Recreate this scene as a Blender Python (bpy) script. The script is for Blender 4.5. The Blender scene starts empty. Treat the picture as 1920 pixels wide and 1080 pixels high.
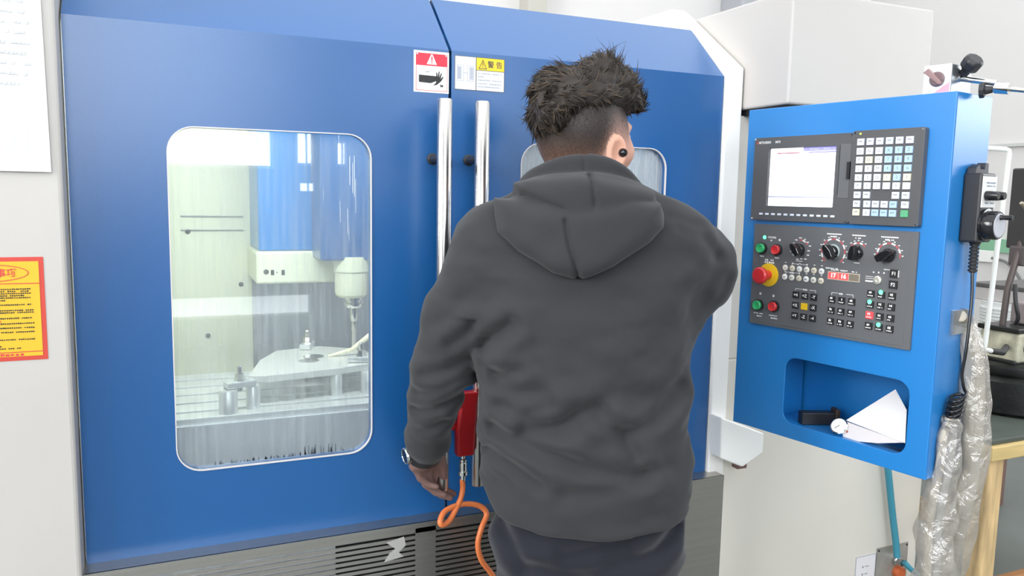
import bpy, bmesh, math, random
import numpy as np
from mathutils import Vector, Matrix
from mathutils.geometry import tessellate_polygon
random.seed(4); RNG = np.random.default_rng(4)
SC = bpy.context.scene; COL = SC.collection
PI = math.pi

# ------------------------------------------------------------------ camera
YAW, PITCH, ROLL, FPX = 0.4151, 0.1185, 0.0186, 1481.94
CAM = np.array([0.0, -1.75, 1.47])
_f = np.array([math.sin(YAW)*math.cos(PITCH), math.cos(YAW)*math.cos(PITCH), -math.sin(PITCH)])
_r = np.array([math.cos(YAW), -math.sin(YAW), 0.0]); _u = np.cross(_r, _f)
_c, _s = math.cos(ROLL), math.sin(ROLL)
CR, CU, CF = _c*_r+_s*_u, -_s*_r+_c*_u, _f
cd = bpy.data.cameras.new('camera'); cam = bpy.data.objects.new('camera', cd); COL.objects.link(cam)
cd.sensor_width = 36.0; cd.lens = 36.0*FPX/1920; cd.clip_start = 0.05
cam.matrix_world = Matrix(((CR[0], CU[0], -CF[0], CAM[0]), (CR[1], CU[1], -CF[1], CAM[1]), (CR[2], CU[2], -CF[2], CAM[2]), (0, 0, 0, 1)))
SC.camera = cam
def ray(px, py): return CF+CR*(px-960)/FPX-CU*(py-540)/FPX
def at(px, py, y):                       # point of the plane y = const seen at a pixel of the photograph
    d = ray(px, py); return CAM+d*(y-CAM[1])/d[1]
def atz(px, py, z):
    d = ray(px, py); return CAM+d*(z-CAM[2])/d[2]
def atd(px, py, t): return CAM+ray(px, py)*t

# ------------------------------------------------------------------ world, light, exposure
W = bpy.data.worlds.new('world'); SC.world = W; W.use_nodes = True
W.node_tree.nodes['Background'].inputs[0].default_value = (0.93, 0.97, 1.0, 1)
W.node_tree.nodes['Background'].inputs[1].default_value = 2.3
def area(name, loc, target, sx, sy, power, color=(1, 1, 1)):
    l = bpy.data.lights.new(name, 'AREA'); l.shape = 'RECTANGLE'; l.size = sx; l.size_y = sy; l.energy = power; l.color = color
    o = bpy.data.objects.new(name, l); COL.objects.link(o); o.location = loc
    o.rotation_euler = (Vector(target)-Vector(loc)).to_track_quat('-Z', 'Y').to_euler(); return o
area('side_window_boost', (-4.7, -1.2, 2.85), (1.5, -0.5, 1.3), 1.8, 2.5, 250, (1, 0.99, 0.97))  # lamp added by the left windows, aimed to brighten the pendant's front
area('hall_lamp', (0.6, -4.2, 4.6), (0.8, 0, 1.2), 4.0, 1.2, 30, (1, 0.98, 0.95))
area('machine_work_light', (0.35, 0.12, 1.86), (0.35, 0.7, 1.0), 0.9, 0.08, 24, (0.97, 1, 0.97))
SC.view_settings.view_transform = 'Standard'; SC.view_settings.look = 'None'
SC.view_settings.gamma = 1.0; SC.view_settings.use_curve_mapping = False
SC.view_settings.exposure = -0.30
SC.cycles.max_bounces = 8; SC.cycles.transparent_max_bounces = 12; SC.cycles.use_denoising = True

# ------------------------------------------------------------------ materials
def srgb(r, g, b):
    f = lambda c: (c/255/12.92 if c/255 <= 0.04045 else ((c/255+0.055)/1.055)**2.4)
    return (f(r), f(g), f(b))
def nd(nt, typ, **k):
    n = nt.nodes.new(typ)
    for a, b in k.items():
        if a.startswith('_'): setattr(n, a[1:], b)
        else: n.inputs[a.replace('_', ' ')].default_value = b
    return n
def mat(name, col, rough=0.5, metal=0.0, bump=0.0, bscale=200.0, var=0.0, vscale=6.0, coat=0.0, sheen=0.0, spec=0.5, emit=0.0, stretch=None, bdist=0.001, trans=0.0, alpha=1.0):
    m = bpy.data.materials.new(name); m.use_nodes = True; nt = m.node_tree; b = nt.nodes['Principled BSDF']
    c = (col[0], col[1], col[2], 1)
    b.inputs['Base Color'].default_value = c; b.inputs['Roughness'].default_value = rough; b.inputs['Metallic'].default_value = metal
    b.inputs['Coat Weight'].default_value = coat; b.inputs['Coat Roughness'].default_value = 0.25
    b.inputs['Sheen Weight'].default_value = sheen; b.inputs['Sheen Roughness'].default_value = 0.5
    b.inputs['Specular IOR Level'].default_value = spec
    b.inputs['Transmission Weight'].default_value = trans; b.inputs['Alpha'].default_value = alpha
    if emit: b.inputs['Emission Color'].default_value = c; b.inputs['Emission Strength'].default_value = emit
    if bump or var:
        tc = nd(nt, 'ShaderNodeTexCoord'); mp = nd(nt, 'ShaderNodeMapping'); nt.links.new(tc.outputs['Object'], mp.inputs[0])
        if stretch: mp.inputs['Scale'].default_value = stretch
    if bump:
        n = nd(nt, 'ShaderNodeTexNoise', Scale=bscale, Detail=3.0); nt.links.new(mp.outputs[0], n.inputs['Vector'])
        bp = nd(nt, 'ShaderNodeBump', Strength=bump, Distance=bdist); nt.links.new(n.outputs['Fac'], bp.inputs['Height']); nt.links.new(bp.outputs[0], b.inputs['Normal'])
    if var:
        n2 = nd(nt, 'ShaderNodeTexNoise', Scale=vscale, Detail=5.0); nt.links.new(mp.outputs[0], n2.inputs['Vector'])
        r = nd(nt, 'ShaderNodeValToRGB'); nt.links.new(n2.outputs['Fac'], r.inputs[0])
        r.color_ramp.elements[0].position = 0.3; r.color_ramp.elements[1].position = 0.7
        r.color_ramp.elements[0].color = tuple(x*(1-var) for x in col)+(1,); r.color_ramp.elements[1].color = tuple(min(1, x*(1+var)) for x in col)+(1,)
        nt.links.new(r.outputs[0], b.inputs['Base Color'])
    return m
BLUE = mat('blue_paint', (0.005, 0.090, 0.285), 0.34, bump=0.35, bscale=420, coat=0.55, bdist=0.0006)
BLUE2 = mat('blue_paint_pendant', (0.012, 0.195, 0.54), 0.38, bump=0.25, bscale=420, coat=0.6, bdist=0.0005)
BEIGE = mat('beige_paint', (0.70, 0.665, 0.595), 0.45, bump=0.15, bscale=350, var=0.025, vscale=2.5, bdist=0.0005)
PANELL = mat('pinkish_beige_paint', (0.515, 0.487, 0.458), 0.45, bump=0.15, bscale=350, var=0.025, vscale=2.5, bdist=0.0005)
CREAM = mat('cream_paint', (0.72, 0.74, 0.58), 0.45, bump=0.1, bscale=300, bdist=0.0005)
WHITEP = mat('white_paint', (0.93, 0.92, 0.89), 0.4, bump=0.1, bscale=350, bdist=0.0004)
STEEL = mat('brushed_steel', (0.62, 0.60, 0.58), 0.22, 1.0, bump=0.05, bscale=90, stretch=(30, 30, 0.5))
TRAYM = mat('stainless_sheet', (0.50, 0.475, 0.44), 0.38, 1.0, bump=0.05, bscale=60, stretch=(0.6, 8, 30), var=0.06, vscale=3)
CHROME = mat('chrome', (0.75, 0.75, 0.74), 0.12, 1.0)
DKMET = mat('dark_metal', (0.05, 0.05, 0.055), 0.4, 0.6)
GREYMET = mat('grey_metal', (0.33, 0.35, 0.37), 0.35, 0.8, var=0.15, vscale=25)
INGREY = mat('wet_grey_sheet', (0.56, 0.59, 0.65), 0.35, 0.4, var=0.12, vscale=9, stretch=(4, 4, 0.5))
TABLEM = mat('machined_iron', (0.66, 0.69, 0.70), 0.35, 0.4, var=0.1, vscale=15)
BLACKP = mat('black_plastic', (0.018, 0.018, 0.02), 0.35)
BLACKG = mat('glossy_black_plastic', (0.012, 0.012, 0.014), 0.15)
RUBBER = mat('black_rubber', (0.015, 0.015, 0.016), 0.6)
PANELG = mat('charcoal_panel', (0.120, 0.123, 0.130), 0.42, bump=0.1, bscale=600, bdist=0.0003)
PANELD = mat('dark_bezel', (0.088, 0.089, 0.094), 0.38)
KEYW = mat('key_white', (0.78, 0.80, 0.82), 0.45); KEYB = mat('key_blue', (0.42, 0.58, 0.80), 0.45)
KEYL = mat('key_lavender', (0.70, 0.74, 0.84), 0.45); KEYY = mat('key_cream', (0.80, 0.74, 0.55), 0.45); KEYG = mat('key_green', (0.10, 0.42, 0.20), 0.45)
KEYK = mat('key_black', (0.02, 0.02, 0.022), 0.4)
INK = mat('print_grey', (0.22, 0.26, 0.32), 0.6); WINK = mat('print_white', (0.80, 0.80, 0.78), 0.6); DINK = mat('print_black', (0.02, 0.02, 0.02), 0.6)
RINK = mat('print_red', (0.62, 0.05, 0.05), 0.5); YINK = mat('print_yellow', (0.88, 0.60, 0.03), 0.5); SINK = mat('print_silver', (0.62, 0.63, 0.66), 0.5)
REDB = mat('red_button', (0.62, 0.03, 0.035), 0.3); GRNB = mat('green_button', (0.03, 0.42, 0.14), 0.3); YELB = mat('yellow_plastic', (0.78, 0.50, 0.02), 0.35)
LEDG = mat('green_lamp', (0.12, 1.0, 0.45), 0.4, emit=2.2); LEDR = mat('red_lamp', (1.0, 0.06, 0.07), 0.4, emit=0.9); LEDY = mat('small_yellow_lamp', (0.7, 0.9, 0.1), 0.4, emit=1.0)
SEGB = mat('display_red_glow', (0.95, 0.10, 0.10), 0.4, emit=0.45); SEGD = mat('display_digit', (1.0, 0.75, 0.70), 0.4, emit=1.3)
SCRW = mat('screen_white', (0.95, 0.96, 1.0), 0.3, emit=0.95); SCRP = mat('screen_purple', (0.36, 0.34, 0.78), 0.3, emit=0.6); SCRR = mat('screen_maroon', (0.42, 0.18, 0.22), 0.3, emit=0.6)
SCRB = mat('screen_blue', (0.55, 0.65, 0.92), 0.3, emit=0.8); SCRG = mat('screen_grey', (0.50, 0.50, 0.62), 0.3, emit=0.5)
PAPER = mat('white_paper', (0.88, 0.88, 0.87), 0.7); PAPER2 = mat('aged_paper', (0.82, 0.80, 0.80), 0.75)
YELN = mat('yellow_notice', (0.74, 0.45, 0.02), 0.5); REDN = mat('red_border', (0.58, 0.055, 0.035), 0.5)
REDT = mat('red_gun_plastic', (0.40, 0.010, 0.014), 0.4); ORNG = mat('orange_hose_rubber', (0.72, 0.19, 0.055), 0.4)
CYAN = mat('teal_hose_rubber', (0.05, 0.27, 0.36), 0.4)
WOOD = mat('pine_wood', (0.60, 0.42, 0.21), 0.65, var=0.35, vscale=7, stretch=(5, 5, 0.7)); WOODT = mat('pine_plank', (0.64, 0.47, 0.20), 0.6, var=0.15, vscale=9, stretch=(0.6, 5, 5))
BLKIRON = mat('black_iron', (0.016, 0.018, 0.017), 0.38, 0.4, bump=0.4, bscale=40, bdist=0.003, var=0.5, vscale=14)
DKGREEN = mat('dark_green_mat', (0.07, 0.085, 0.07), 0.6, var=0.2, vscale=9)
WALLP = mat('wall_plaster', (0.74, 0.715, 0.70), 0.8, bump=0.1, bscale=60, var=0.02, vscale=1.0)
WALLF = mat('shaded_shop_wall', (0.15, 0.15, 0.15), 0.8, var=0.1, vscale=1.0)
WALLG = mat('wall_green_band', (0.25, 0.50, 0.32), 0.7); WALLL = mat('wall_lower_grey', (0.60, 0.60, 0.58), 0.8)
FLOORM = mat('concrete_floor', (0.13, 0.145, 0.135), 0.45, var=0.12, vscale=3)
WPIPE = mat('white_pipe', (0.85, 0.86, 0.82), 0.4); RIBW = mat('white_ribbed', (0.76, 0.78, 0.77), 0.45)
SKYW = mat('overcast_sky_pane', (0.92, 0.96, 1.0), 0.5, emit=8.5)
BANDL = mat('low_band_glow_pane', (0.92, 0.96, 1.0), 0.5, emit=3.0)  # glow strip added low behind the camera for the band in the glass
FABRIC = mat('black_fleece_cotton', (0.034, 0.034, 0.0365), 0.85, bump=0.25, bscale=900, sheen=0.12, spec=0.2, bdist=0.0006)
PANTM = mat('navy_trouser_cloth', (0.013, 0.014, 0.021), 0.8, bump=0.2, bscale=900, sheen=0.2, spec=0.2, bdist=0.0005)
HAIRM = mat('dark_brown_hair', (0.022, 0.015, 0.011), 0.5, spec=0.35)
HAIRL = mat('brown_hair_tips', (0.075, 0.052, 0.032), 0.5, spec=0.35)
SHOEM = mat('black_leather', (0.02, 0.02, 0.02), 0.4)

def glass_mat(name, haze, seed):
    """window pane: clear, reflecting, with dried white coolant streaks running down it"""
    m = bpy.data.materials.new(name); m.use_nodes = True; nt = m.node_tree; nt.nodes.clear()
    out = nd(nt, 'ShaderNodeOutputMaterial'); tr = nd(nt, 'ShaderNodeBsdfTransparent', Color=(0.97, 1, 0.98, 1)); df = nd(nt, 'ShaderNodeBsdfDiffuse', Color=(0.78, 0.82, 0.84, 1))
    gl = nd(nt, 'ShaderNodeBsdfGlossy', Roughness=0.012); fr = nd(nt, 'ShaderNodeFresnel', IOR=1.5)
    tc = nd(nt, 'ShaderNodeTexCoord'); mp = nd(nt, 'ShaderNodeMapping'); mp.inputs['Scale'].default_value = (75, 1, 3.2); mp.inputs['Location'].default_value = (seed, 0, seed)
    n = nd(nt, 'ShaderNodeTexNoise', Scale=1.0, Detail=4.0, Roughness=0.6); n2 = nd(nt, 'ShaderNodeTexNoise', Scale=5.0, Detail=2.0)
    r = nd(nt, 'ShaderNodeValToRGB'); r.color_ramp.elements[0].position = 0.42; r.color_ramp.elements[1].position = 0.78
    mul = nd(nt, 'ShaderNodeMath', _operation='MULTIPLY'); mad = nd(nt, 'ShaderNodeMath', _operation='MULTIPLY_ADD'); mad.inputs[1].default_value = haze*1.5; mad.inputs[2].default_value = haze*0.55
    L = nt.links.new
    L(tc.outputs['Object'], mp.inputs[0]); L(mp.outputs[0], n.inputs['Vector']); L(tc.outputs['Object'], n2.inputs['Vector'])
    L(n.outputs['Fac'], r.inputs[0]); L(r.outputs[0], mul.inputs[0]); L(n2.outputs['Fac'], mul.inputs[1]); L(mul.outputs[0], mad.inputs[0])
    m1 = nd(nt, 'ShaderNodeMixShader'); m2 = nd(nt, 'ShaderNodeMixShader')
    L(mad.outputs[0], m1.inputs[0]); L(tr.outputs[0], m1.inputs[1]); L(df.outputs[0], m1.inputs[2])
    f2 = nd(nt, 'ShaderNodeMath', _operation='MULTIPLY'); f2.inputs[1].default_value = 1.8; L(fr.outputs[0], f2.inputs[0])
    L(f2.outputs[0], m2.inputs[0]); L(m1.outputs[0], m2.inputs[1]); L(gl.outputs[0], m2.inputs[2]); L(m2.outputs[0], out.inputs[0])
    return m
GLASS = glass_mat('streaked_glass', 0.20, 0.0); GLASS2 = glass_mat('streaked_glass_right', 0.42, 7.3)

def wrap_mat():
    m = bpy.data.materials.new('crinkled_clear_film'); m.use_nodes = True; nt = m.node_tree; nt.nodes.clear(); L = nt.links.new
    out = nd(nt, 'ShaderNodeOutputMaterial'); tr = nd(nt, 'ShaderNodeBsdfTransparent', Color=(0.95, 0.95, 0.93, 1)); df = nd(nt, 'ShaderNodeBsdfDiffuse', Color=(0.54, 0.50, 0.45, 1)); gl = nd(nt, 'ShaderNodeBsdfGlossy', Roughness=0.14)
    tc = nd(nt, 'ShaderNodeTexCoord'); n = nd(nt, 'ShaderNodeTexNoise', Scale=26.0, Detail=4.0, Distortion=1.2); L(tc.outputs['Object'], n.inputs['Vector'])
    bp = nd(nt, 'ShaderNodeBump', Strength=0.9, Distance=0.012); L(n.outputs['Fac'], bp.inputs['Height'])
    L(bp.outputs[0], gl.inputs['Normal']); L(bp.outputs[0], df.inputs['Normal'])
    a = nd(nt, 'ShaderNodeMixShader', Fac=0.40); b = nd(nt, 'ShaderNodeMixShader', Fac=0.15)
    L(tr.outputs[0], a.inputs[1]); L(df.outputs[0], a.inputs[2]); L(a.outputs[0], b.inputs[1]); L(gl.outputs[0], b.inputs[2]); L(b.outputs[0], out.inputs[0]); return m
FILM = wrap_mat()

# ------------------------------------------------------------------ mesh helpers
class MB:
    def __init__(s): s.v = []; s.f = []; s.m = []
    def add(s, vs, fs, mi=0):
        o = len(s.v); s.v += [tuple(map(float, v)) for v in vs]; s.f += [tuple(i+o for i in f) for f in fs]; s.m += [mi]*len(fs); return s
    def box(s, lo, hi, mi=0, M=None):
        x0, y0, z0 = lo; x1, y1, z1 = hi
        v = [(x0, y0, z0), (x1, y0, z0), (x1, y1, z0), (x0, y1, z0), (x0, y0, z1), (x1, y0, z1), (x1, y1, z1), (x0, y1, z1)]
        if M is not None: v = [tuple(M @ Vector(p)) for p in v]
        return s.add(v, [(0, 3, 2, 1), (4, 5, 6, 7), (0, 1, 5, 4), (1, 2, 6, 5), (2, 3, 7, 6), (3, 0, 4, 7)], mi)
    def tube(s, pts, r, n=12, mi=0, caps=True, ell=None):
        pts = [Vector(p) for p in pts]; rs = r if hasattr(r, '__len__') else [r]*len(pts)
        vs = []; T0 = None; N = None
        for i, p in enumerate(pts):
            t = (pts[min(i+1, len(pts)-1)]-pts[max(i-1, 0)]).normalized()
            if N is None: N = t.orthogonal().normalized()
            else: N = (N-t*N.dot(t)).normalized()
            B = t.cross(N)
            for k in range(n):
                a = 2*PI*k/n; vs.append(p+(N*math.cos(a)+B*math.sin(a))*rs[i])
        fs = []
        for i in range(len(pts)-1):
            for k in range(n):
                a, b = i*n+k, i*n+(k+1) % n; fs.append((a, b, b+n, a+n))
        if caps: fs.append(tuple(range(n))[::-1]); fs.append(tuple(range((len(pts)-1)*n, len(pts)*n)))
        return s.add(vs, fs, mi)
    def lathe(s, prof, c=(0, 0, 0), axis=(0, 0, 1), n=24, mi=0):
        """prof: list of (radius, height along axis)"""
        ax = Vector(axis).normalized(); N = ax.orthogonal().normalized(); B = ax.cross(N); c = Vector(c)
        vs = []
        for (r, h) in prof:
            for k in range(n):
                a = 2*PI*k/n; vs.append(c+ax*h+(N*math.cos(a)+B*math.sin(a))*max(r, 1e-5))
        fs = []
        for i in range(len(prof)-1):
            for k in range(n):
                a, b = i*n+k, i*n+(k+1) % n; fs.append((a, b, b+n, a+n))
        fs.append(tuple(range(n))[::-1]); fs.append(tuple(range((len(prof)-1)*n, len(prof)*n)))
        return s.add(vs, fs, mi)
    def plate(s, outer, t, holes=(), fn=None, mi=0):
        """polygon in 2D (with holes) made a slab of thickness t; fn maps (a, b, depth) to 3D"""
        fn = fn or (lambda a, b, d: (a, d, b))
        loops = [list(outer)]+[list(h) for h in holes]; flat = [p for l in loops for p in l]
        tris = tessellate_polygon([[Vector((p[0], p[1], 0)) for p in l] for l in loops]); n = len(flat)
        vs = [fn(a, b, 0) for a, b in flat]+[fn(a, b, t) for a, b in flat]
        fs = []
        for tr in tris:
            a, b, c = (flat[i] for i in tr)
            if (b[0]-a[0])*(c[1]-a[1])-(b[1]-a[1])*(c[0]-a[0]) < 0: tr = tr[::-1]
            fs.append(tuple(tr)); fs.append(tuple(i+n for i in tr[::-1]))
        o = 0
        for l in loops:
            k = len(l); A = sum(l[i][0]*l[(i+1) % k][1]-l[(i+1) % k][0]*l[i][1] for i in range(k)); out = (l is loops[0])
            for i in range(k):
                a, b = o+i, o+(i+1) % k; q = (a, a+n, b+n, b)
                fs.append(q if (A > 0) == out else q[::-1])
            o += k
        return s.add(vs, fs, mi)
    def build(s, name, mats, parent=None, smooth=False, bevel=0.0, seg=2, recalc=False):
        me = bpy.data.meshes.new(name); me.from_pydata(s.v, [], s.f)
        for m in (mats if isinstance(mats, (list, tuple)) else [mats]): me.materials.append(m)
        me.polygons.foreach_set('material_index', s.m)
        if recalc:
            bm = bmesh.new(); bm.from_mesh(me); bmesh.ops.recalc_face_normals(bm, faces=bm.faces); bm.to_mesh(me); bm.free()
        if smooth: me.shade_smooth(); me.set_sharp_from_angle(angle=math.radians(38))
        o = bpy.data.objects.new(name, me); COL.objects.link(o)
        if bevel:
            b = o.modifiers.new('bevel', 'BEVEL'); b.width = bevel; b.segments = seg; b.limit_method = 'ANGLE'; b.angle_limit = math.radians(35)
        if parent is not None: o.parent = parent
        return o
def bx(lo, hi): return MB().box(lo, hi)
def tb(pts, r, n=12): return MB().tube(pts, r, n)
def rrect(x0, z0, x1, z1, r, k=6):
    p = []
    for cx, cz, a0 in ((x1-r, z1-r, 0), (x0+r, z1-r, PI/2), (x0+r, z0+r, PI), (x1-r, z0+r, 1.5*PI)):
        for i in range(k+1): a = a0+PI/2*i/k; p.append((cx+r*math.cos(a), cz+r*math.sin(a)))
    return p
def spline(P, n=8):
    P = [np.array(p, float) for p in P]; P = [2*P[0]-P[1]]+P+[2*P[-1]-P[-2]]; out = []
    for i in range(1, len(P)-2):
        for k in range(n):
            t = k/n; a, b, c, d = P[i-1:i+3]
            out.append(0.5*((2*b)+(c-a)*t+(2*a-5*b+4*c-d)*t*t+(-a+3*b-3*c+d)*t**3))
    out.append(P[-2]); return out
def tag(o, label=None, cat=None, group=None, kind=None):
    if label: o['label'] = label
    if cat: o['category'] = cat
    if group: o['group'] = group
    if kind: o['kind'] = kind
    return o
def thing(name, label, cat, loc=(0, 0, 0), rz=0.0, group=None):
    o = bpy.data.objects.new(name, None); COL.objects.link(o); o.location = loc; o.rotation_euler = (0, 0, rz)
    o.empty_display_size = 0.05
    return tag(o, label, cat, group)
def clone(o, parent=None, loc=None, name=None):
    c = o.copy(); COL.objects.link(c)
    if parent is not None: c.parent = parent
    if loc is not None: c.location = loc
    return c
def text_mb(body, size, fn, ext=0.0003, mi=0, mb=None, bold=0.0, xs=1.0):
    """lettering as thin real geometry, centred; fn maps (a, b, d) -> 3D (d towards the viewer)"""
    cu = bpy.data.curves.new('t', 'FONT'); cu.body = body; cu.size = size; cu.align_x = 'CENTER'; cu.align_y = 'CENTER'; cu.extrude = ext/2; cu.offset = bold; cu.resolution_u = 3
    o = bpy.data.objects.new('t', cu); COL.objects.link(o); bpy.context.view_layer.update()
    me = o.evaluated_get(bpy.context.evaluated_depsgraph_get()).to_mesh()
    vs = [fn(v.co.x*xs, v.co.y, v.co.z+ext/2) for v in me.vertices]; fs = [tuple(p.vertices) for p in me.polygons]
    mb = mb or MB(); mb.add(vs, fs, mi); o.evaluated_get(bpy.context.evaluated_depsgraph_get()).to_mesh_clear()
    bpy.data.objects.remove(o); bpy.data.curves.remove(cu); return mb
def quad2(mb, a0, b0, a1, b1, fn, d=0.0003, mi=0):
    v = [fn(a0, b0, 0), fn(a1, b0, 0), fn(a1, b1, 0), fn(a0, b1, 0), fn(a0, b0, d), fn(a1, b0, d), fn(a1, b1, d), fn(a0, b1, d)]
    return mb.add(v, [(0, 3, 2, 1), (4, 5, 6, 7), (0, 1, 5, 4), (1, 2, 6, 5), (2, 3, 7, 6), (3, 0, 4, 7)], mi)
def scribble(mb, a0, b, a1, h, fn, rnd, d=0.0003, mi=0, gap=0.2, w=None):
    """a row of small unreadable printed characters"""
    w = w or h*0.9; x = a0
    while x < a1-w*0.6:
        if rnd.random() > gap*0.5: quad2(mb, x, b-h/2*rnd.uniform(0.6, 1), min(x+w*rnd.uniform(0.6, 0.85), a1), b+h/2*rnd.uniform(0.6, 1), fn, d, mi)
        x += w
    return mb
RN = random.Random(7)

# ------------------------------------------------------------------ room
def struct(name, mb, m, **k): return tag(mb.build(name, m, **k), kind='structure')
fl = struct('floor', bx((-5, -6.2, -0.1), (6.6, 4.3, 0)), FLOORM)
struct('wall_back', bx((-5, 4.2, 0), (6.6, 4.4, 5.6)), WALLP)
struct('trim_1', bx((2.64, 4.02, 0), (2.80, 4.25, 5.6)), mat('pillar_grey', (0.55, 0.53, 0.47), 0.8), bevel=0.01)
struct('trim_2', bx((6.37, -6.0, 1.06), (6.398, 4.2, 1.17)), WALLG)
struct('trim_3', bx((6.365, -6.0, 1.93), (6.4, 4.2, 1.955)), WALLL)
struct('trim_4', bx((4.6, 3.9, 2.9), (5.68, 4.198, 3.7)), mat('duct_grey', (0.42, 0.43, 0.46), 0.6), bevel=0.02)
# wall behind the camera and the left wall, each with window openings
def pierced(name, a0, a1, z1, holes, fn, m, t):
    struct(name, MB().plate([(a0, 0), (a1, 0), (a1, z1), (a0, z1)], t, [[(h[0], h[1]), (h[2], h[1]), (h[2], h[3]), (h[0], h[3])] for h in holes], fn), m, recalc=True)
FW = [(-2.2, 1.66, 0.965, 4.3), (1.16, 1.70, 1.345, 2.05), (1.20, 1.455, 1.34, 1.54), (1.55, 1.71, 1.66, 1.95), (-0.4, 0.26, 1.29, 0.47), (2.2, 1.9, 3.6, 3.3)]  # low strip and rightmost window are added for their light, no known windows
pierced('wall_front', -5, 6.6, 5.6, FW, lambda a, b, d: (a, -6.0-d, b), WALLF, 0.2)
RW = [(-3.6, 1.9, -1.0, 3.8)]  # unseen window, added to give the pendant's side its bright reflection
LW = [(-5.2, 1.5, -3.4, 4.2), (-2.8, 1.5, -1.0, 4.2)]
pierced('wall_left', -6.2, 4.3, 5.6, LW, lambda a, b, d: (-4.8-d, a, b), WALLP, 0.2)
pierced('wall_right', -6.2, 4.3, 5.6, RW, lambda a, b, d: (6.4+d, a, b), WALLP, 0.2)
FRM = mat('window_frame_white', (0.75, 0.76, 0.76), 0.4)
def window(n, h, fn, bars):
    w = struct('window_%d' % n, MB().plate(*[[(h[0], h[1]), (h[2], h[1]), (h[2], h[3]), (h[0], h[3])], 0.03], fn=lambda a, b, d: fn(a, b, d+0.12)), BANDL if n == 5 else SKYW, recalc=True)
    f = MB(); t = min(0.03, (h[3]-h[1])*0.08)
    for a0, b0, a1, b1 in [(h[0], h[1], h[0]+t, h[3]), (h[2]-t, h[1], h[2], h[3]), (h[0], h[1], h[2], h[1]+t), (h[0], h[3]-t, h[2], h[3])]+bars:
        quad2(f, a0, b0, a1, b1, lambda a, b, d: fn(a, b, 0.1-d), 0.06)
    f.build('window_frame', FRM, w, recalc=True)
for i, h in enumerate(FW):
    cx = (h[0]+h[2])/2; cz = (h[1]+h[3])/2; t = 0.006 if h[2]-h[0] < 0.3 else 0.02
    window(i+1, h, lambda a, b, d: (a, -6.0-d, b), [(cx+0.1*(h[2]-h[0])-t, h[1], cx+0.1*(h[2]-h[0])+t, h[3])] if i != 4 else [])
for i, h in enumerate(LW):
    cx = (h[0]+h[2])/2; window(i+7, h, lambda a, b, d: (-4.8-d, a, b), [(cx-.025, h[1], cx+.025, h[3]), (h[0], 2.8, h[2], 2.85)])
h = RW[0]; window(9, h, lambda a, b, d: (6.4+d, a, b), [(-2.32, h[1], -2.28, h[3])])

# ------------------------------------------------------------------ the machining centre
MC = thing('machining_center', 'large blue and beige machine tool with two blue sliding doors', 'machine')
# left side panel, right frame strip, column cover, lower panels
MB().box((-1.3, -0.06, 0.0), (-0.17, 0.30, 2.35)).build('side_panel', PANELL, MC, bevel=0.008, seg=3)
prof = [(0.0, 0.0), (0.0, 1.815), (0.255, 2.004), (0.275, 2.016), (0.56, 2.022), (0.56, 1.9), (0.30, 1.85), (0.30, 0.0)]
tr = MB(); n = len(prof)
v = [(1.379, y-0.012, z) for y, z in prof]+[(1.432, y-0.012, z) for y, z in prof]
tr.add(v, [tuple(range(n)), tuple(range(n, 2*n))[::-1]]+[(i, i+n, (i+1) % n+n, (i+1) % n) for i in range(n)])
tr.build('door_frame_strip', WHITEP, MC, bevel=0.004, recalc=True)
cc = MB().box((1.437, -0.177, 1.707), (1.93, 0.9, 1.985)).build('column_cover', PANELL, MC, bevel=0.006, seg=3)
bx((1.45, -0.160, 1.690), (1.92, 0.6, 1.707)).build('cover_underside', DKMET, MC)
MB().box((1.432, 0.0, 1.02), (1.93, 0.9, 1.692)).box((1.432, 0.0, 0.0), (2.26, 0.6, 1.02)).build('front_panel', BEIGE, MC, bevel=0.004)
# roof line behind the doors and the enclosure's own sheet metal
MB().box((-0.20, 1.18, 0.3), (1.40, 1.22, 2.05)).build('rear_splash_guard', INGREY, MC)
bx((-0.20, 0.30, 0.3), (-0.17, 1.2, 1.95)).build('left_splash_guard', CREAM, MC)
bx((1.38, 0.30, 0.3), (1.41, 1.2, 1.95)).build('right_splash_guard', INGREY, MC)
bx((-0.166, 0.06, 0.55), (1.38, 1.2, 0.60)).build('chip_tray', INGREY, MC)
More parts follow.
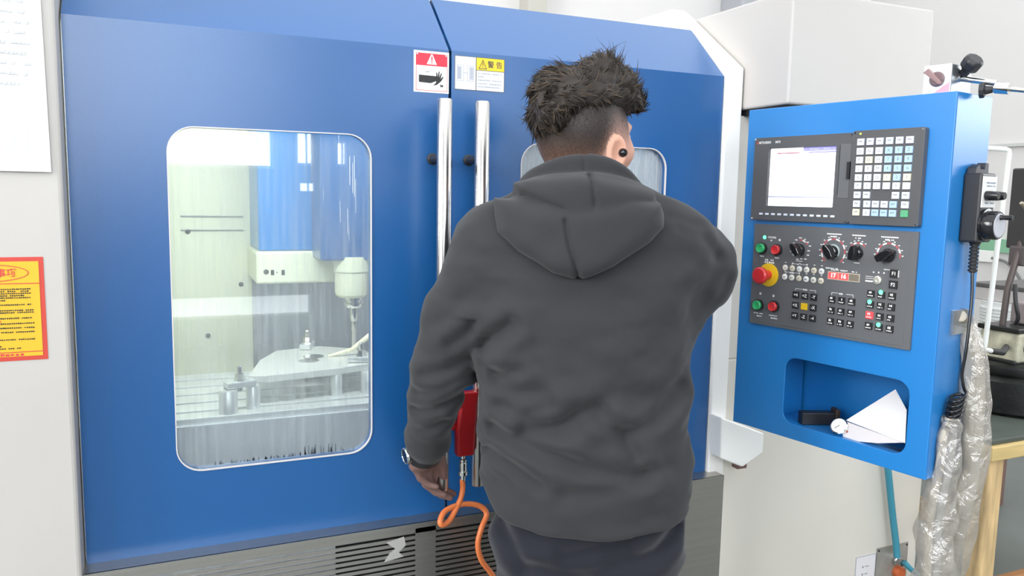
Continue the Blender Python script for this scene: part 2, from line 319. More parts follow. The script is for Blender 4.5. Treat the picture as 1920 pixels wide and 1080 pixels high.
# doors
def door(x0, x1, wx0, wx1, lab, glass, mirror):
    y0 = 0.0; yt, zt = 0.155, 1.937; zc = 1.791; zb = 0.703
    hole = rrect(wx0, 0.873, wx1, 1.593, 0.052, 8)
    mb = MB().plate([(x0, zb), (x1, zb), (x1, zc), (x0, zc)], 0.03, [hole], lambda a, b, d: (a, y0+d, b))
    L = math.hypot(yt, zt-zc); uy, uz = yt/L, (zt-zc)/L
    mb.plate([(x0, 0), (x1, 0), (x1, L), (x0, L)], 0.03, (), lambda a, b, d: (a, uy*b+uz*d*0.98, zc+uz*b-uy*d*0.98))
    mb.box((x0, yt, zt-0.03), (x1, yt+0.35, zt-0.002))
    o = mb.build('sliding_door', BLUE, MC); o['label'] = lab
    # window: bright rubber seal, pane
    rim = MB().plate(rrect(wx0-0.001, 0.872, wx1+0.001, 1.594, 0.053, 8), 0.006, [rrect(wx0+0.0012, 0.8742, wx1-0.0012, 1.5918, 0.0508, 8)], lambda a, b, d: (a, y0-0.002+d, b))
    rim.build('window_seal', mat('pale_rubber', (0.66, 0.62, 0.61), 0.5), o)
    MB().plate(rrect(wx0-0.01, 0.863, wx1+0.01, 1.603, 0.06, 8), 0.004, (), lambda a, b, d: (a, y0+0.016+d, b)).build('window_pane', glass, o)
    # handle
    hx = x1-0.038 if not mirror else x0+0.043
    h = MB().lathe([(0.0, 0), (0.015, 0), (0.0165, 0.002), (0.0165, 0.876), (0.014, 0.880), (0, 0.880)], (hx, -0.088, 0.792), (0, 0, 1), 28)
    h.build('door_handle', STEEL, o, smooth=True)
    for z in (1.546, 0.915):
        MB().lathe([(0.0, 0), (0.013, 0), (0.013, 0.006), (0.0095, 0.008), (0.0095, 0.074), (0, 0.074)], (hx, 0.0, z), (0, -1, 0), 18).build('handle_standoff', DKMET, o, smooth=True)
    return o
DL = door(-0.166, 0.6035, 0.0093, 0.4242, 'left blue door with clear view into the machine', GLASS, False)
gs = MB()
for i in range(70):
    x = RN.triangular(0.05, 0.40, 0.30); h_ = RN.uniform(0.003, 0.008)+(0.016*RN.random() if 0.27 < x < 0.36 else 0); w_ = RN.uniform(0.0008, 0.002); z = 0.8765
    gs.add([(x-w_, 0.0155, z), (x+w_, 0.0155, z), (x+w_*0.3, 0.0155, z+h_), (x-w_*0.3, 0.0155, z+h_), (x-w_, 0.0162, z), (x+w_, 0.0162, z), (x+w_*0.3, 0.0162, z+h_), (x-w_*0.3, 0.0162, z+h_)], [(0, 1, 2, 3), (7, 6, 5, 4), (0, 4, 5, 1), (1, 5, 6, 2), (2, 6, 7, 3), (3, 7, 4, 0)])
gs.build('grime_specks', mat('dark_grime', (0.10, 0.13, 0.15), 0.7), DL)['kind'] = 'stuff'
DR = door(0.6105, 1.376, 0.789, 1.204, 'right blue door mostly behind the person', GLASS2, True)
bx((0.600, 0.032, 0.71), (0.614, 0.05, 1.78)).build('door_gap_seal', RUBBER, MC)
# stainless tray with slots
TZ = 0.703
MB().box((-0.17, -0.048, TZ-0.004), (1.405, 0.06, TZ)).box((-0.17, -0.05, TZ-0.012), (1.405, -0.045, TZ)).build('tray_ledge', TRAYM, MC)
bx((-0.17, -0.044, 0.06), (0.33, -0.030, TZ-0.012)).build('slot_backing', GREYMET, MC)
bx((0.33, -0.015, 0.06), (1.405, -0.005, TZ-0.012)).build('tray_back', RUBBER, MC)
MB().box((-0.17, -0.049, 0.06), (-0.12, -0.045, TZ-0.012)).box((0.515, -0.049, 0.06), (0.565, -0.045, TZ-0.012)).box((1.16, -0.049, 0.06), (1.405, -0.045, TZ-0.012)).box((-0.12, -0.049, TZ-0.024), (1.16, -0.045, TZ-0.012)).build('tray_front', TRAYM, MC)
slat = None
for i in range(24):
    z = TZ-0.034-i*0.0125
    for x0, x1, tagl in ((-0.12, 0.515, 0), (0.565, 1.16, 1)):
        MB().box((x0, -0.049, z-0.0040), (x1, -0.045, z+0.0040)).build('slat', TRAYM, MC)
MB().box((-0.12, -0.049, 0.06), (0.515, -0.045, TZ-0.034-23.5*0.0125)).box((0.565, -0.049, 0.06), (1.16, -0.045, TZ-0.034-23.5*0.0125)).build('tray_lower_front', TRAYM, MC)
bx((-0.17, 0.0, 0.0), (1.432, 0.6, 0.06)).build('plinth', DKMET, MC)
# torn tape left on the slots
MB().plate([(0.445, 0.668), (0.487, 0.676), (0.492, 0.655), (0.475, 0.640), (0.487, 0.628), (0.44, 0.622), (0.452, 0.640), (0.466, 0.650)], 0.0008, (), lambda a, b, d: (a, -0.0505+d, b)).build('tape_scrap', mat('dull_tape', (0.42, 0.41, 0.39), 0.5), MC)
# white hinge bracket under the pendant
br = MB(); hexp = [(1.263, 0.921), (1.405, 0.882), (1.401, 0.822), (1.334, 0.788), (1.265, 0.815)]
br.plate([tuple(at(*q, -0.06)[[0, 2]]) for q in ((1353, 783), (1433, 813), (1431, 848), (1392, 876), (1351, 860))], 0.06, (), lambda a, b, d: (a, -0.06+d, b))
br.build('hinge_bracket', WHITEP, MC, bevel=0.004)
bc = at(1394, 872, -0.06); MB().box((bc[0]-0.016, -0.055, bc[2]-0.012), (bc[0]+0.016, -0.03, bc[2]+0.002)).build('bracket_chip', mat('rusty_chip', (0.16, 0.09, 0.08), 0.7), MC)
# inside: cream column cover, grey covers, head, spindle
bx((-0.165, 1.0, 0.62), (0.265, 1.17, 2.0)).build('inner_cover_panel', CREAM, MC, bevel=0.004)
bx((0.262, 0.992, 0.62), (0.275, 1.17, 2.0)).build('cover_edge_strip', GREYMET, MC)
MB().box((0.28, 1.06, 0.62), (0.62, 1.17, 1.75)).box((0.62, 1.09, 0.62), (1.2, 1.17, 1.75)).build('column_way_cover', INGREY, MC)
for a in ((352, 434), (452, 533), (390, 629)):
    p = at(*a, 1.0); MB().lathe([(0, 0), (0.008, 0), (0.008, 0.004), (0.004, 0.006), (0, 0.006)], (p[0], 1.0, p[2]), (0, -1, 0), 10).build('cover_bolt', DKMET, MC)
p0 = at(338, 404, 1.0); p1 = at(455, 404, 1.0)
bx((p0[0], 0.994, p0[2]-0.003), (p1[0], 1.0, p0[2])).build('cover_seam', GREYMET, MC); bx((p0[0], 0.994, p0[2]-0.048), (p1[0], 1.0, p0[2]-0.045)).build('cover_seam', GREYMET, MC)
hd = MB().box((0.26, 0.75, 1.283), (0.62, 1.06, 2.0)).build('head_cover', BLUE2, MC, bevel=0.006)
bx((0.418, 0.60, 1.262), (0.72, 0.75, 2.0)).build('head_front_cover', BLUE, hd, bevel=0.008)
for i in range(16):
    x = RN.uniform(0.425, 0.60); z = RN.uniform(1.30, 1.62); w_ = RN.uniform(0.0004, 0.0016); bx((x, 0.5992, z), (x+w_, 0.6, z+RN.uniform(0.03, 0.16))).build('drip_streak', SINK, hd)
sp = MB().box((0.249, 0.73, 1.185), (0.66, 1.06, 1.283)).build('spindle_head', CREAM, MC, bevel=0.006)
tx = MB()
for k, a in enumerate(((499, 510), (511, 511), (519, 511), (531, 511))):
    p = at(*a, 0.73); fn = lambda q, w, d, p=p: (p[0]+q, 0.7295-d, p[2]+w)
    if k == 0: tx.lathe([(0.004, 0), (0.008, 0), (0.008, 0.0006), (0.004, 0.0006)], (p[0], 0.7297, p[2]), (0, -1, 0), 14); quad2(tx, -0.004, -0.001, 0.004, 0.001, fn)
    elif k == 2: quad2(tx, -0.002, -0.002, 0.002, 0.002, fn)
    else: quad2(tx, -0.005, -0.008, 0.005, 0.008, fn)
tx.build('head_marks', DINK, sp)
nx, ny = 0.518, 0.645
MB().lathe([(0, 0), (0.038, 0), (0.047, 0.008), (0.049, 0.02), (0.049, 0.075), (0.053, 0.08), (0.053, 0.125), (0, 0.125)], (nx, ny, 1.148), (0, 0, 1), 28).build('spindle_nose', CREAM, MC, smooth=True)
th = MB().lathe([(0, 0), (0.010, 0), (0.013, 0.012), (0.013, 0.040), (0.027, 0.044), (0.030, 0.05), (0.030, 0.058), (0.024, 0.060), (0.024, 0.066), (0.030, 0.068), (0.030, 0.078), (0, 0.078)], (nx+0.008, ny, 1.072), (0, 0, 1), 24).build('tool_holder', CHROME, MC, smooth=True)
MB().lathe([(0, 0), (0.008, 0), (0.008, 0.05), (0.0095, 0.055), (0.0095, 0.085), (0, 0.085)], (nx+0.008, ny, 0.990), (0, 0, 1), 14).build('end_mill', STEEL, th, smooth=True)
# table with T-slots
tbm = MB(); ys = [0.30, 0.355, 0.373, 0.445, 0.463, 0.535, 0.553, 0.625, 0.643, 0.715, 0.733, 0.80]
for i in range(0, 12, 2): tbm.box((-0.15, ys[i], 0.870), (1.30, ys[i+1], 0.905))
tbm.box((-0.15, 0.302, 0.80), (1.30, 0.80, 0.878))
T = tbm.build('work_table', TABLEM, MC, bevel=0.0015)
MB().box((-0.16, 0.29, 0.64), (1.31, 0.302, 0.888)).build('table_apron', INGREY, T)
bx((-0.10, 0.36, 0.60), (1.25, 0.78, 0.80)).build('saddle', INGREY, MC)
# coolant pipe
c = [(0.70, 0.62, 1.20), (0.62, 0.60, 1.09), (0.558, 0.57, 1.040), (0.50, 0.56, 1.000), (0.43, 0.56, 0.985)]
MB().tube([(0.74, 0.70, 1.3)]+c, [0.008]*2+[0.008, 0.008, 0.007, 0.004], 10).build('coolant_pipe', mat('cream_hose', (0.78, 0.75, 0.55), 0.4), MC, smooth=True)

# ------------------------------------------------------------------ the clamped workpiece
wp = thing('workpiece_plate', 'flat triangular steel plate clamped above the table inside the machine', 'workpiece', (0.37, 0.55, 0.965))
po = [(0.19, 0.385), (0.23, 0.37), (0.43, 0.40), (0.56, 0.45), (0.575, 0.57), (0.535, 0.66), (0.435, 0.735), (0.30, 0.70), (0.24, 0.58)]
hl = [[(0.37+0.03*math.cos(-a*PI/8), 0.53+0.03*math.sin(-a*PI/8)) for a in range(16)]]
MB().plate([(a-0.37, b-0.55) for a, b in po], 0.018, [[(a-0.37, b-0.55) for a, b in h] for h in hl], lambda a, b, d: (a, b, d)).build('plate', mat('milled_plate', (0.74, 0.75, 0.72), 0.4, 0.3), wp, bevel=0.001, recalc=True)
MB().lathe([(0.014, 0), (0.030, 0), (0.030, 0.003), (0.014, 0.003)], (0.02, 0.02, 0.018), (0, 0, 1), 20).build('bore_ring', STEEL, wp)
RISERM = mat('ground_steel', (0.62, 0.64, 0.65), 0.3, 0.45)
def riser(x, y, r, lab, h=0.06):
    MB_ = MB().lathe([(0, 0), (r, 0), (r, h-0.004), (r*0.88, h), (0, h)], (0, 0, 0), (0, 0, 1), 20)
    o = MB_.build('riser_block', RISERM, None, smooth=True); o.location = (x, y, 0.905); tag(o, lab, 'block', 'steel risers under the plate')
riser(0.135, 0.325, 0.023, 'thick steel riser, leftmost one standing on the machine table')
riser(0.198, 0.352, 0.018, 'thinner steel riser beside the leftmost riser under the plate corner')
riser(0.425, 0.412, 0.016, 'steel riser under the right front edge of the clamped plate')
riser(0.515, 0.415, 0.021, 'steel riser nearest the right side of the window pane')
def clamp(x, y, z, ang, lab, L=0.075):
    c = thing('toe_clamp', lab, 'clamp', (x, y, z), ang, 'toe clamps holding the plate')
    MB().box((-L*0.5, -0.017, 0), (L*0.5, 0.017, 0.016)).build('clamp_strap', RISERM, c, bevel=0.003)
    MB().lathe([(0, 0.0), (0.007, 0.0), (0.007, 0.062), (0.005, 0.065), (0, 0.065)], (0, 0, -0.01), (0, 0, 1), 12).build('stud', STEEL, c)
    MB().lathe([(0, 0.016), (0.016, 0.016), (0.016, 0.019), (0.012, 0.02), (0.012, 0.034), (0, 0.034)], (0, 0, 0), (0, 0, 1), 6).build('nut', CHROME, c)
    bx((-L*0.5, -0.014, -0.075), (-L*0.5+0.02, 0.014, 0)).build('heel_block', GREYMET, c)
clamp(0.165, 0.34, 0.967, 0.25, 'toe clamp with stud and nut at the left end of the plate')
clamp(0.395, 0.715, 0.984, 1.2, 'toe clamp at the far back edge of the plate')
clamp(0.505, 0.46, 0.985, 2.9, 'toe clamp at the right end of the plate below the cutter')

# ------------------------------------------------------------------ things fixed on the machine's front
ds = thing('document_sheet', 'white printed sheet in a clear sleeve hanging on the left beige panel', 'paper', (-0.4, -0.0605, 1.494))
MB().add([(-0.2, -0.004, 0), (0.213, -0.0065, 0), (0.207, -0.003, 0.5), (-0.2, -0.003, 0.5), (-0.2, -0.001, 0), (0.213, -0.004, 0), (0.207, -0.001, 0.5), (-0.2, -0.001, 0.5)],
         [(0, 1, 2, 3), (7, 6, 5, 4), (0, 4, 5, 1), (1, 5, 6, 2), (2, 6, 7, 3), (3, 7, 4, 0)]).build('sheet', mat('sleeved_paper', (0.70, 0.70, 0.70), 0.6), ds)
pr = MB(); fn = lambda a, b, d: (a, -0.0058-d, b)
for i in range(9): scribble(pr, 0.07, 0.30-i*0.018, 0.19, 0.007, fn, RN, 0.0004, 0, 0.5)
for i in range(5): quad2(pr, 0.145+i*0.011, 0.035, 0.147+i*0.011, 0.05+0.012*(i*2 % 4), fn)
pr.build('faint_print', mat('faint_print', (0.58, 0.59, 0.62), 0.7), ds)['kind'] = 'stuff'
nt = thing('notice_plate', 'yellow notice with red border and oval heading on the left panel', 'notice', (-0.34, -0.0605, 1.145))
fy = lambda o: (lambda a, b, d: (a, -o-d, b))
nb = MB(); quad2(nb, -0.16, 0.0, 0.132, 0.193, fy(0.0)); nb.build('red_edge', REDN, nt)
nb = MB(); quad2(nb, -0.152, 0.008, 0.124, 0.185, fy(0.0006)); nb.build('yellow_field', YELN, nt)
nb = MB(); E1 = [(0.068*math.cos(a*PI/20), 0.0165*math.sin(a*PI/20)) for a in range(40)]; E2 = [(a*0.977, b*0.91) for a, b in E1]
nb.plate([(a+0.04, b+0.164) for a, b in E1], 0.0004, [[(a+0.04, b+0.164) for a, b in E2]], lambda a, b, d: (a, -0.0016+d, b))
quad2(nb, -0.152, 0.1435, 0.124, 0.145, fy(0.0012)); quad2(nb, -0.152, 0.0155, 0.124, 0.017, fy(0.0012))
text_mb('注意事项', 0.017, lambda a, b, d: (a+0.055, -0.0012-d, b+0.163), mb=nb, bold=0.0002)
scribble(nb, 0.0, 0.0115, 0.100, 0.005, fy(0.0012), RN, w=0.008); scribble(nb, -0.1, 0.0745, 0.06, 0.0035, fy(0.0012), RN)
nb.build('red_print', RINK, nt)
nb = MB()
for z, x1 in ((0.134, 0.112), (0.1300, 0.11), (0.126, 0.11), (0.122, 0.10), (0.118, 0.112), (0.1135, 0.07), (0.105, 0.11), (0.0985, 0.05), (0.0945, 0.114), (0.0905, 0.114), (0.080, 0.112), (0.070, 0.114), (0.062, 0.114), (0.054, 0.114), (0.040, 0.115), (0.028, 0.06), (0.0235, 0.09)):
    scribble(nb, -0.145, z, x1, 0.0028, fy(0.0012), RN, w=0.0034)
nb.build('black_print', DINK, nt)

s1 = thing('warning_sticker', 'red and white crushed hand warning sticker on the left blue door', 'sticker', (0.563, -0.0004, 1.694))
fs = lambda o: (lambda a, b, d: (a, -o-d, b))
k = MB(); quad2(k, -0.042, 0, 0.041, 0.091, fs(0)); k.build('white_field', PAPER, s1)
k = MB(); quad2(k, -0.037, 0.059, 0.037, 0.086, fs(0.0004))
for a0, b0, a1, b1 in ((-0.037, 0.004, -0.036, 0.06), (0.036, 0.004, 0.037, 0.06), (-0.037, 0.004, 0.037, 0.005)): quad2(k, a0, b0, a1, b1, fs(0.0004))
k.build('red_header', mat('warning_red', (0.80, 0.03, 0.06), 0.45), s1)
k = MB().plate([(-0.012, 0.062), (0.012, 0.062), (0.0015, 0.084), (-0.0015, 0.084)], 0.0004, (), lambda a, b, d: (a, -0.0012+d, b)); k.build('white_triangle', PAPER, s1)
k = MB(); f3 = fs(0.0014); k.plate([(-0.0016, 0.079), (0.0016, 0.079), (0.0009, 0.068), (-0.0009, 0.068)], 0.0004, (), lambda a, b, d: (a, -0.0018+d, b)); quad2(k, -0.0013, 0.0645, 0.0013, 0.067, f3)
k.build('exclamation_mark', mat('warning_red_ink', (0.6, 0.03, 0.05), 0.5), s1)
k = MB(); pl = lambda pts: k.plate(pts, 0.0004, (), lambda a, b, d: (a, -0.0010+d, b))
pl([(-0.030, 0.038), (-0.030, 0.022), (-0.002, 0.021), (0.012, 0.027), (0.012, 0.037)])
pl([(0.003, 0.016), (0.012, 0.018), (0.022, 0.026), (0.028, 0.036), (0.026, 0.037), (0.021, 0.031), (0.024, 0.044), (0.022, 0.045), (0.018, 0.034), (0.0185, 0.048), (0.0165, 0.048), (0.0145, 0.035), (0.0125, 0.046), (0.0105, 0.045), (0.0115, 0.03), (0.010, 0.022)])
pl([(0.019, 0.0135), (0.022, 0.0135), (0.028, 0.0175), (0.026, 0.019)]); pl([(0.019, 0.018), (0.021, 0.0195), (0.028, 0.0145), (0.026, 0.0135)])
scribble(k, -0.018, 0.0455, -0.004, 0.002, fs(0.0004), RN, w=0.0026)
k.build('hand_pictogram', DINK, s1)
for a, b in ((-0.034, 0.0835), (0.034, 0.0835), (-0.034, 0.0065), (0.034, 0.0065)): MB().lathe([(0, 0), (0.0022, 0), (0.0016, 0.0012), (0, 0.0012)], (a, -0.0006, b), (0, -1, 0), 10).build('rivet', SINK, s1)

s2 = thing('warning_sticker', 'grey and yellow two column warning sticker on the right blue door', 'sticker', (0.68, -0.0004, 1.706))
k = MB(); quad2(k, -0.062, 0, 0.061, 0.0755, fs(0)); k.build('silver_field', mat('sticker_silver', (0.72, 0.73, 0.76), 0.45), s2)
k = MB(); quad2(k, -0.009, 0.047, 0.060, 0.0745, fs(0.0004)); k.build('yellow_header', YINK, s2)
k = MB()
for a0, b0, a1, b1 in ((-0.0105, 0, -0.009, 0.0755), (-0.062, 0, -0.0612, 0.0755), (0.0602, 0, 0.061, 0.0755), (-0.062, 0, 0.061, 0.0008), (-0.062, 0.0747, 0.061, 0.0755), (-0.0095, 0.046, 0.0605, 0.047)): quad2(k, a0, b0, a1, b1, fs(0.0006))
k.plate([(-0.004, 0.0495), (0.017, 0.0495), (0.0065, 0.0715)], 0.0004, [[(-0.0015, 0.051), (0.0145, 0.051), (0.0065, 0.0685)]], lambda a, b, d: (a, -0.0012+d, b))
quad2(k, 0.0058, 0.056, 0.0072, 0.065, fs(0.0008)); quad2(k, 0.0058, 0.0525, 0.0072, 0.0545, fs(0.0008))
text_mb('警 告', 0.0165, lambda a, b, d: (a+0.037, -0.0008-d, b+0.060), mb=k, bold=0.0002)
k.build('black_print', mat('sticker_ink', (0.10, 0.09, 0.07), 0.6), s2)
k = MB()
for z, x1 in ((0.0395, 0.055), (0.0325, 0.012), (0.0245, 0.055), (0.0165, 0.055), (0.0095, 0.050)): scribble(k, -0.005, z, x1, 0.0034, fs(0.0004), RN, w=0.004)
for sx in (-1, 1):
    c = -0.036+sx*0.0125
    k.plate([(c-0.008, 0.020), (c+0.008, 0.020), (c+0.008, 0.055), (c-0.008, 0.055)], 0.0004, [[(c-0.0073, 0.0207), (c+0.0073, 0.0207), (c+0.0073, 0.0543), (c-0.0073, 0.0543)]], lambda a, b, d: (a, -0.0010+d, b))
    quad2(k, c+sx*0.002-0.0045, 0.0235, c+sx*0.002+0.0045, 0.0515, fs(0.0004))
quad2(k, -0.0415, 0.0372, -0.0305, 0.0382, fs(0.0008))
k.build('grey_print', mat('sticker_grey_ink', (0.42, 0.44, 0.50), 0.6), s2)

# ------------------------------------------------------------------ air gun, hose
ag = thing('air_gun', 'red air gun hanging between the two steel door handles', 'air gun', (0.612, -0.10, 0.872))
# grip hangs down, barrel towards the door; its trigger side faces left
gp = MB().plate([(-0.018, 0.0), (0.024, 0.0), (0.026, 0.05), (0.030, 0.115), (0.034, 0.150), (-0.03, 0.150), (-0.036, 0.128), (-0.012, 0.115), (-0.020, 0.062), (-0.019, 0.05)], 0.026, (), lambda a, b, d: (a, -0.013+d, b))
gp.build('grip', REDT, ag, bevel=0.006, seg=3)
MB().lathe([(0, 0), (0.010, 0), (0.008, 0.02), (0.004, 0.03), (0.004, 0.10), (0, 0.10)], (-0.03, 0, 0.14), (-0.5, 0.8, 0.3), 14).build('nozzle', CHROME, ag, smooth=True)
MB().plate([(-0.022, 0.060), (-0.013, 0.066), (-0.014, 0.108), (-0.027, 0.100)], 0.012, (), lambda a, b, d: (a-0.006, -0.006+d, b)).build('trigger', REDT, ag, bevel=0.003)
MB().lathe([(0, 0), (0.0055, 0), (0.0055, -0.012), (0.009, -0.013), (0.009, -0.019), (0.0085, -0.020), (0.0095, -0.021), (0.0095, -0.040), (0.0115, -0.041), (0.0115, -0.050), (0.0065, -0.051), (0.0065, -0.064), (0, -0.064)], (0.0, 0, 0.004), (0, 0, 1), 16).build('quick_coupling', CHROME, ag, smooth=True)
hp = spline([(0.611, -0.10, 0.815), (0.612, -0.10, 0.790), (0.603, -0.105, 0.765), (0.576, -0.12, 0.733), (0.556, -0.13, 0.726), (0.548, -0.13, 0.735), (0.566, -0.115, 0.752), (0.610, -0.105, 0.757), (0.650, -0.105, 0.748), (0.668, -0.112, 0.728), (0.650, -0.125, 0.70), (0.640, -0.13, 0.665), (0.650, -0.13, 0.625), (0.680, -0.13, 0.58), (0.72, -0.14, 0.50), (0.75, -0.15, 0.38), (0.76, -0.16, 0.2), (0.74, -0.15, 0.08), (0.7, -0.13, 0.0085), (0.6, -0.12, 0.0085)], 8)
tag(MB().tube(hp, 0.0065, 12).build('air_hose', ORNG, None, smooth=True), 'orange air hose looping below the silver coupling', 'hose')

# ------------------------------------------------------------------ the control pendant (local frame: x along its face, y into it)
PB = np.array([1.2520, -0.2559, 0.0]); PHI = 1.3796
PE = np.array([math.cos(PHI), -math.sin(PHI), 0]); PN = np.array([math.sin(PHI), math.cos(PHI), 0])
def pu(px, py, y=0.0):                   # pixel -> (u, z) on the pendant's front, y metres behind it
    d = ray(px, py); P = CAM+d*(((PB+PN*y-CAM)@PN)/(d@PN)); return float((P-PB)@PE), float(P[2])
def pend_local(P): q = np.array(P)-PB; return (float(q@PE), float(q@PN), float(q[2]))
CP = thing('control_pendant', 'blue control cabinet with screen, keypad and knobs hung at the right', 'control panel', (PB[0], PB[1], 0), -PHI)
PW, PT, PZ0, PZ1 = 0.4704, 0.136, 0.931, 1.673
cub = rrect(0.139, 0.966, 0.426, 1.1165, 0.027, 6)
hb = MB().plate([(0, PZ0), (PW, PZ0), (PW, PZ1), (0, PZ1)], 0.003, [cub])
hb.box((0, 0.003, PZ0), (0.003, PT, PZ1)).box((PW-0.003, 0.003, PZ0), (PW, PT, PZ1)).box((0.003, 0.003, PZ1-0.003), (PW-0.003, PT, PZ1)).box((0.003, 0.003, PZ0), (PW-0.003, PT, PZ0+0.003)).box((0.003, PT-0.003, PZ0+0.003), (PW-0.003, PT, PZ1-0.003))
hb.build('cabinet_shell', BLUE2, CP, bevel=0.0025)
MB().box((0.10, 0.003, 0.960), (0.45, 0.125, 0.965)).box((0.10, 0.003, 1.125), (0.45, 0.125, 1.13)).box((0.097, 0.003, 0.955), (0.10, 0.125, 1.13)).build('storage_pocket', BLUE2, CP)
MB().box((0.02, PT, 1.25), (0.10, PT+0.08, 1.45)).build('pivot_arm', WHITEP, CP, bevel=0.006)
F = lambda o: (lambda a, b, d: (a, -o-d, b))
# display unit
du = MB().plate(rrect(0.030, 1.4215, 0.2755, 1.607, 0.004, 3), 0.012, [rrect(0.070, 1.454, 0.2385, 1.582, 0.002, 2)], lambda a, b, d: (a, -0.012+d, b)).build('display_unit', PANELD, CP, bevel=0.0012)
bx((0.066, -0.004, 1.450), (0.242, -0.001, 1.586)).build('screen_backing', BLACKP, du)
k = MB(); quad2(k, 0.070, 1.454, 0.2385, 1.582, F(0.004)); k.build('screen', SCRW, du)
k = MB(); quad2(k, 0.168, 1.569, 0.2385, 1.5725, F(0.0044)); quad2(k, 0.155, 1.5735, 0.2385, 1.582, F(0.0044)); k.build('screen_title', SCRP, du)
k = MB(); quad2(k, 0.088, 1.5695, 0.146, 1.572, F(0.0044)); k.build('screen_path_line', SCRR, du)
k = MB(); scribble(k, 0.085, 1.5505, 0.102, 0.002, F(0.0044), RN); scribble(k, 0.083, 1.545, 0.108, 0.002, F(0.0044), RN); quad2(k, 0.072, 1.4675, 0.086, 1.471, F(0.0048)); k.build('screen_text', SCRB, du)
k = MB(); quad2(k, 0.070, 1.4725, 0.228, 1.4768, F(0.0044)); scribble(k, 0.115, 1.546, 0.155, 0.0012, F(0.0044), RN); scribble(k, 0.212, 1.545, 0.232, 0.0015, F(0.0044), RN); scribble(k, 0.21, 1.554, 0.232, 0.0012, F(0.0044), RN)
scribble(k, 0.172, 1.5775, 0.235, 0.004, F(0.0048), RN, w=0.0055); k.build('screen_bar', SCRG, du)['kind'] = 'stuff'
k = text_mb('MITSUBISHI', 0.0075, lambda a, b, d: (a+0.0585, -0.012-d, b+1.5955), bold=0.0001, xs=0.85); text_mb('M70', 0.0075, lambda a, b, d: (a+0.0935, -0.012-d, b+1.5955), mb=k, bold=0.0001); k.build('brand_lettering', WINK, du)
k = MB()
for a in (PI/2, PI/2+2*PI/3, PI/2+4*PI/3):
    c, s_ = math.cos(a), math.sin(a); q = [(0, 0), (0.002*c-0.0012*s_, 0.002*s_+0.0012*c), (0.004*c, 0.004*s_), (0.002*c+0.0012*s_, 0.002*s_-0.0012*c)]
    k.plate([(x+0.0385, z+1.5955) for x, z in q], 0.0003, (), lambda a, b, d: (a, -0.0123+d, b))
k.build('red_emblem', RINK, du)
key = None
for i in range(12):
    m = MB().box((-0.0048, -0.0135, -0.0022), (0.0048, -0.0118, 0.0022))
    if key is None: key = m.build('soft_key', KEYL, du, bevel=0.0006)
    else: key = clone(key, du)
    key.location = (0.0585+i*0.01655, 0, 1.4355)
bx((0.2475, -0.0125, 1.481), (0.2492, -0.0118, 1.583)).build('card_slot', BLACKP, du)
MB().box((0.249, -0.0128, 1.474), (0.273, -0.0118, 1.585)).build('card_door', PANELG, du, bevel=0.0004)
bx((0.268, -0.0165, 1.513), (0.2745, -0.012, 1.548)).build('door_latch', BLACKP, du)
# keyboard
kb = MB().plate(rrect(0.2765, 1.4215, 0.424, 1.610, 0.004, 3), 0.014, (), lambda a, b, d: (a, -0.014+d, b)).build('keyboard', PANELD, CP, bevel=0.0012)
KM = {'w': KEYW, 'b': KEYB, 'l': KEYL, 'y': KEYY, 'g': KEYG}; rows = ['llllll', 'wwwbbb', 'wywbbb', 'wwwbbb', 'wwwyby', 'wwwwww', 'll  ll', 'l....l', 'y....g']
lets = ['', 'ONGXYZ', 'FDH789', 'LRM456', 'STQ123', 'PIJ-0.']
kmesh = {}
def keycap(c, legend, x, z, par):
    if (c, legend) not in kmesh:
        m = MB().box((-0.0072, -0.017, -0.0066), (0.0072, -0.0135, 0.0066))
        fk = lambda a, b, d: (a, -0.017-d, b)
        if legend: text_mb(legend, 0.0085, fk, mb=m, mi=1)
        else: scribble(m, -0.004, 0.001, 0.004, 0.003, fk, RN, mi=1)
        o = m.build('key', [KM[c], INK], par); kmesh[(c, legend)] = o
        if c == 'g': o['label'] = 'green key'
    else: o = clone(kmesh[(c, legend)], par)
    o.location = (x, 0, z); return o
for r, row in enumerate(rows):
    z = [1.587, 1.5685, 1.551, 1.5335, 1.516, 1.4995, 1.481, 1.463, 1.446][r]
    if r >= 7:
        keycap(row[0], '', 0.2955, z, kb); keycap(row[5], '', 0.3965, z, kb)
        for i in range(4): keycap('lllb' [i] if r == 7 else 'lbbb'[i], ['↑', '', '', ''][i] if r == 7 else ['↓', '', '', ''][i], 0.318+i*0.0183, z, kb)
        continue
    for i, c in enumerate(row):
        if c == ' ': continue
        keycap(c, lets[r][i] if 0 < r < 6 else '', 0.2955+i*0.0202, z, kb)
k = MB().lathe([(0, 0), (0.0022, 0), (0.0018, 0.0012), (0, 0.0012)], (0.2925, -0.0138, 1.6035), (0, -1, 0), 8).build('power_lamp', LEDY, kb)
for x, z, p_, d_ in ((0.0335, 1.6035, du, .012), (0.272, 1.6035, du, .012), (0.0345, 1.425, du, .012), (0.271, 1.425, du, .012), (0.2815, 1.606, kb, .014), (0.420, 1.606, kb, .014), (0.2805, 1.425, kb, .014), (0.420, 1.425, kb, .014)):
    MB().lathe([(0, 0), (0.0026, 0), (0.002, 0.0016), (0, 0.0016)], (x, -d_, z), (0, -1, 0), 10).build('screw', CHROME, p_)
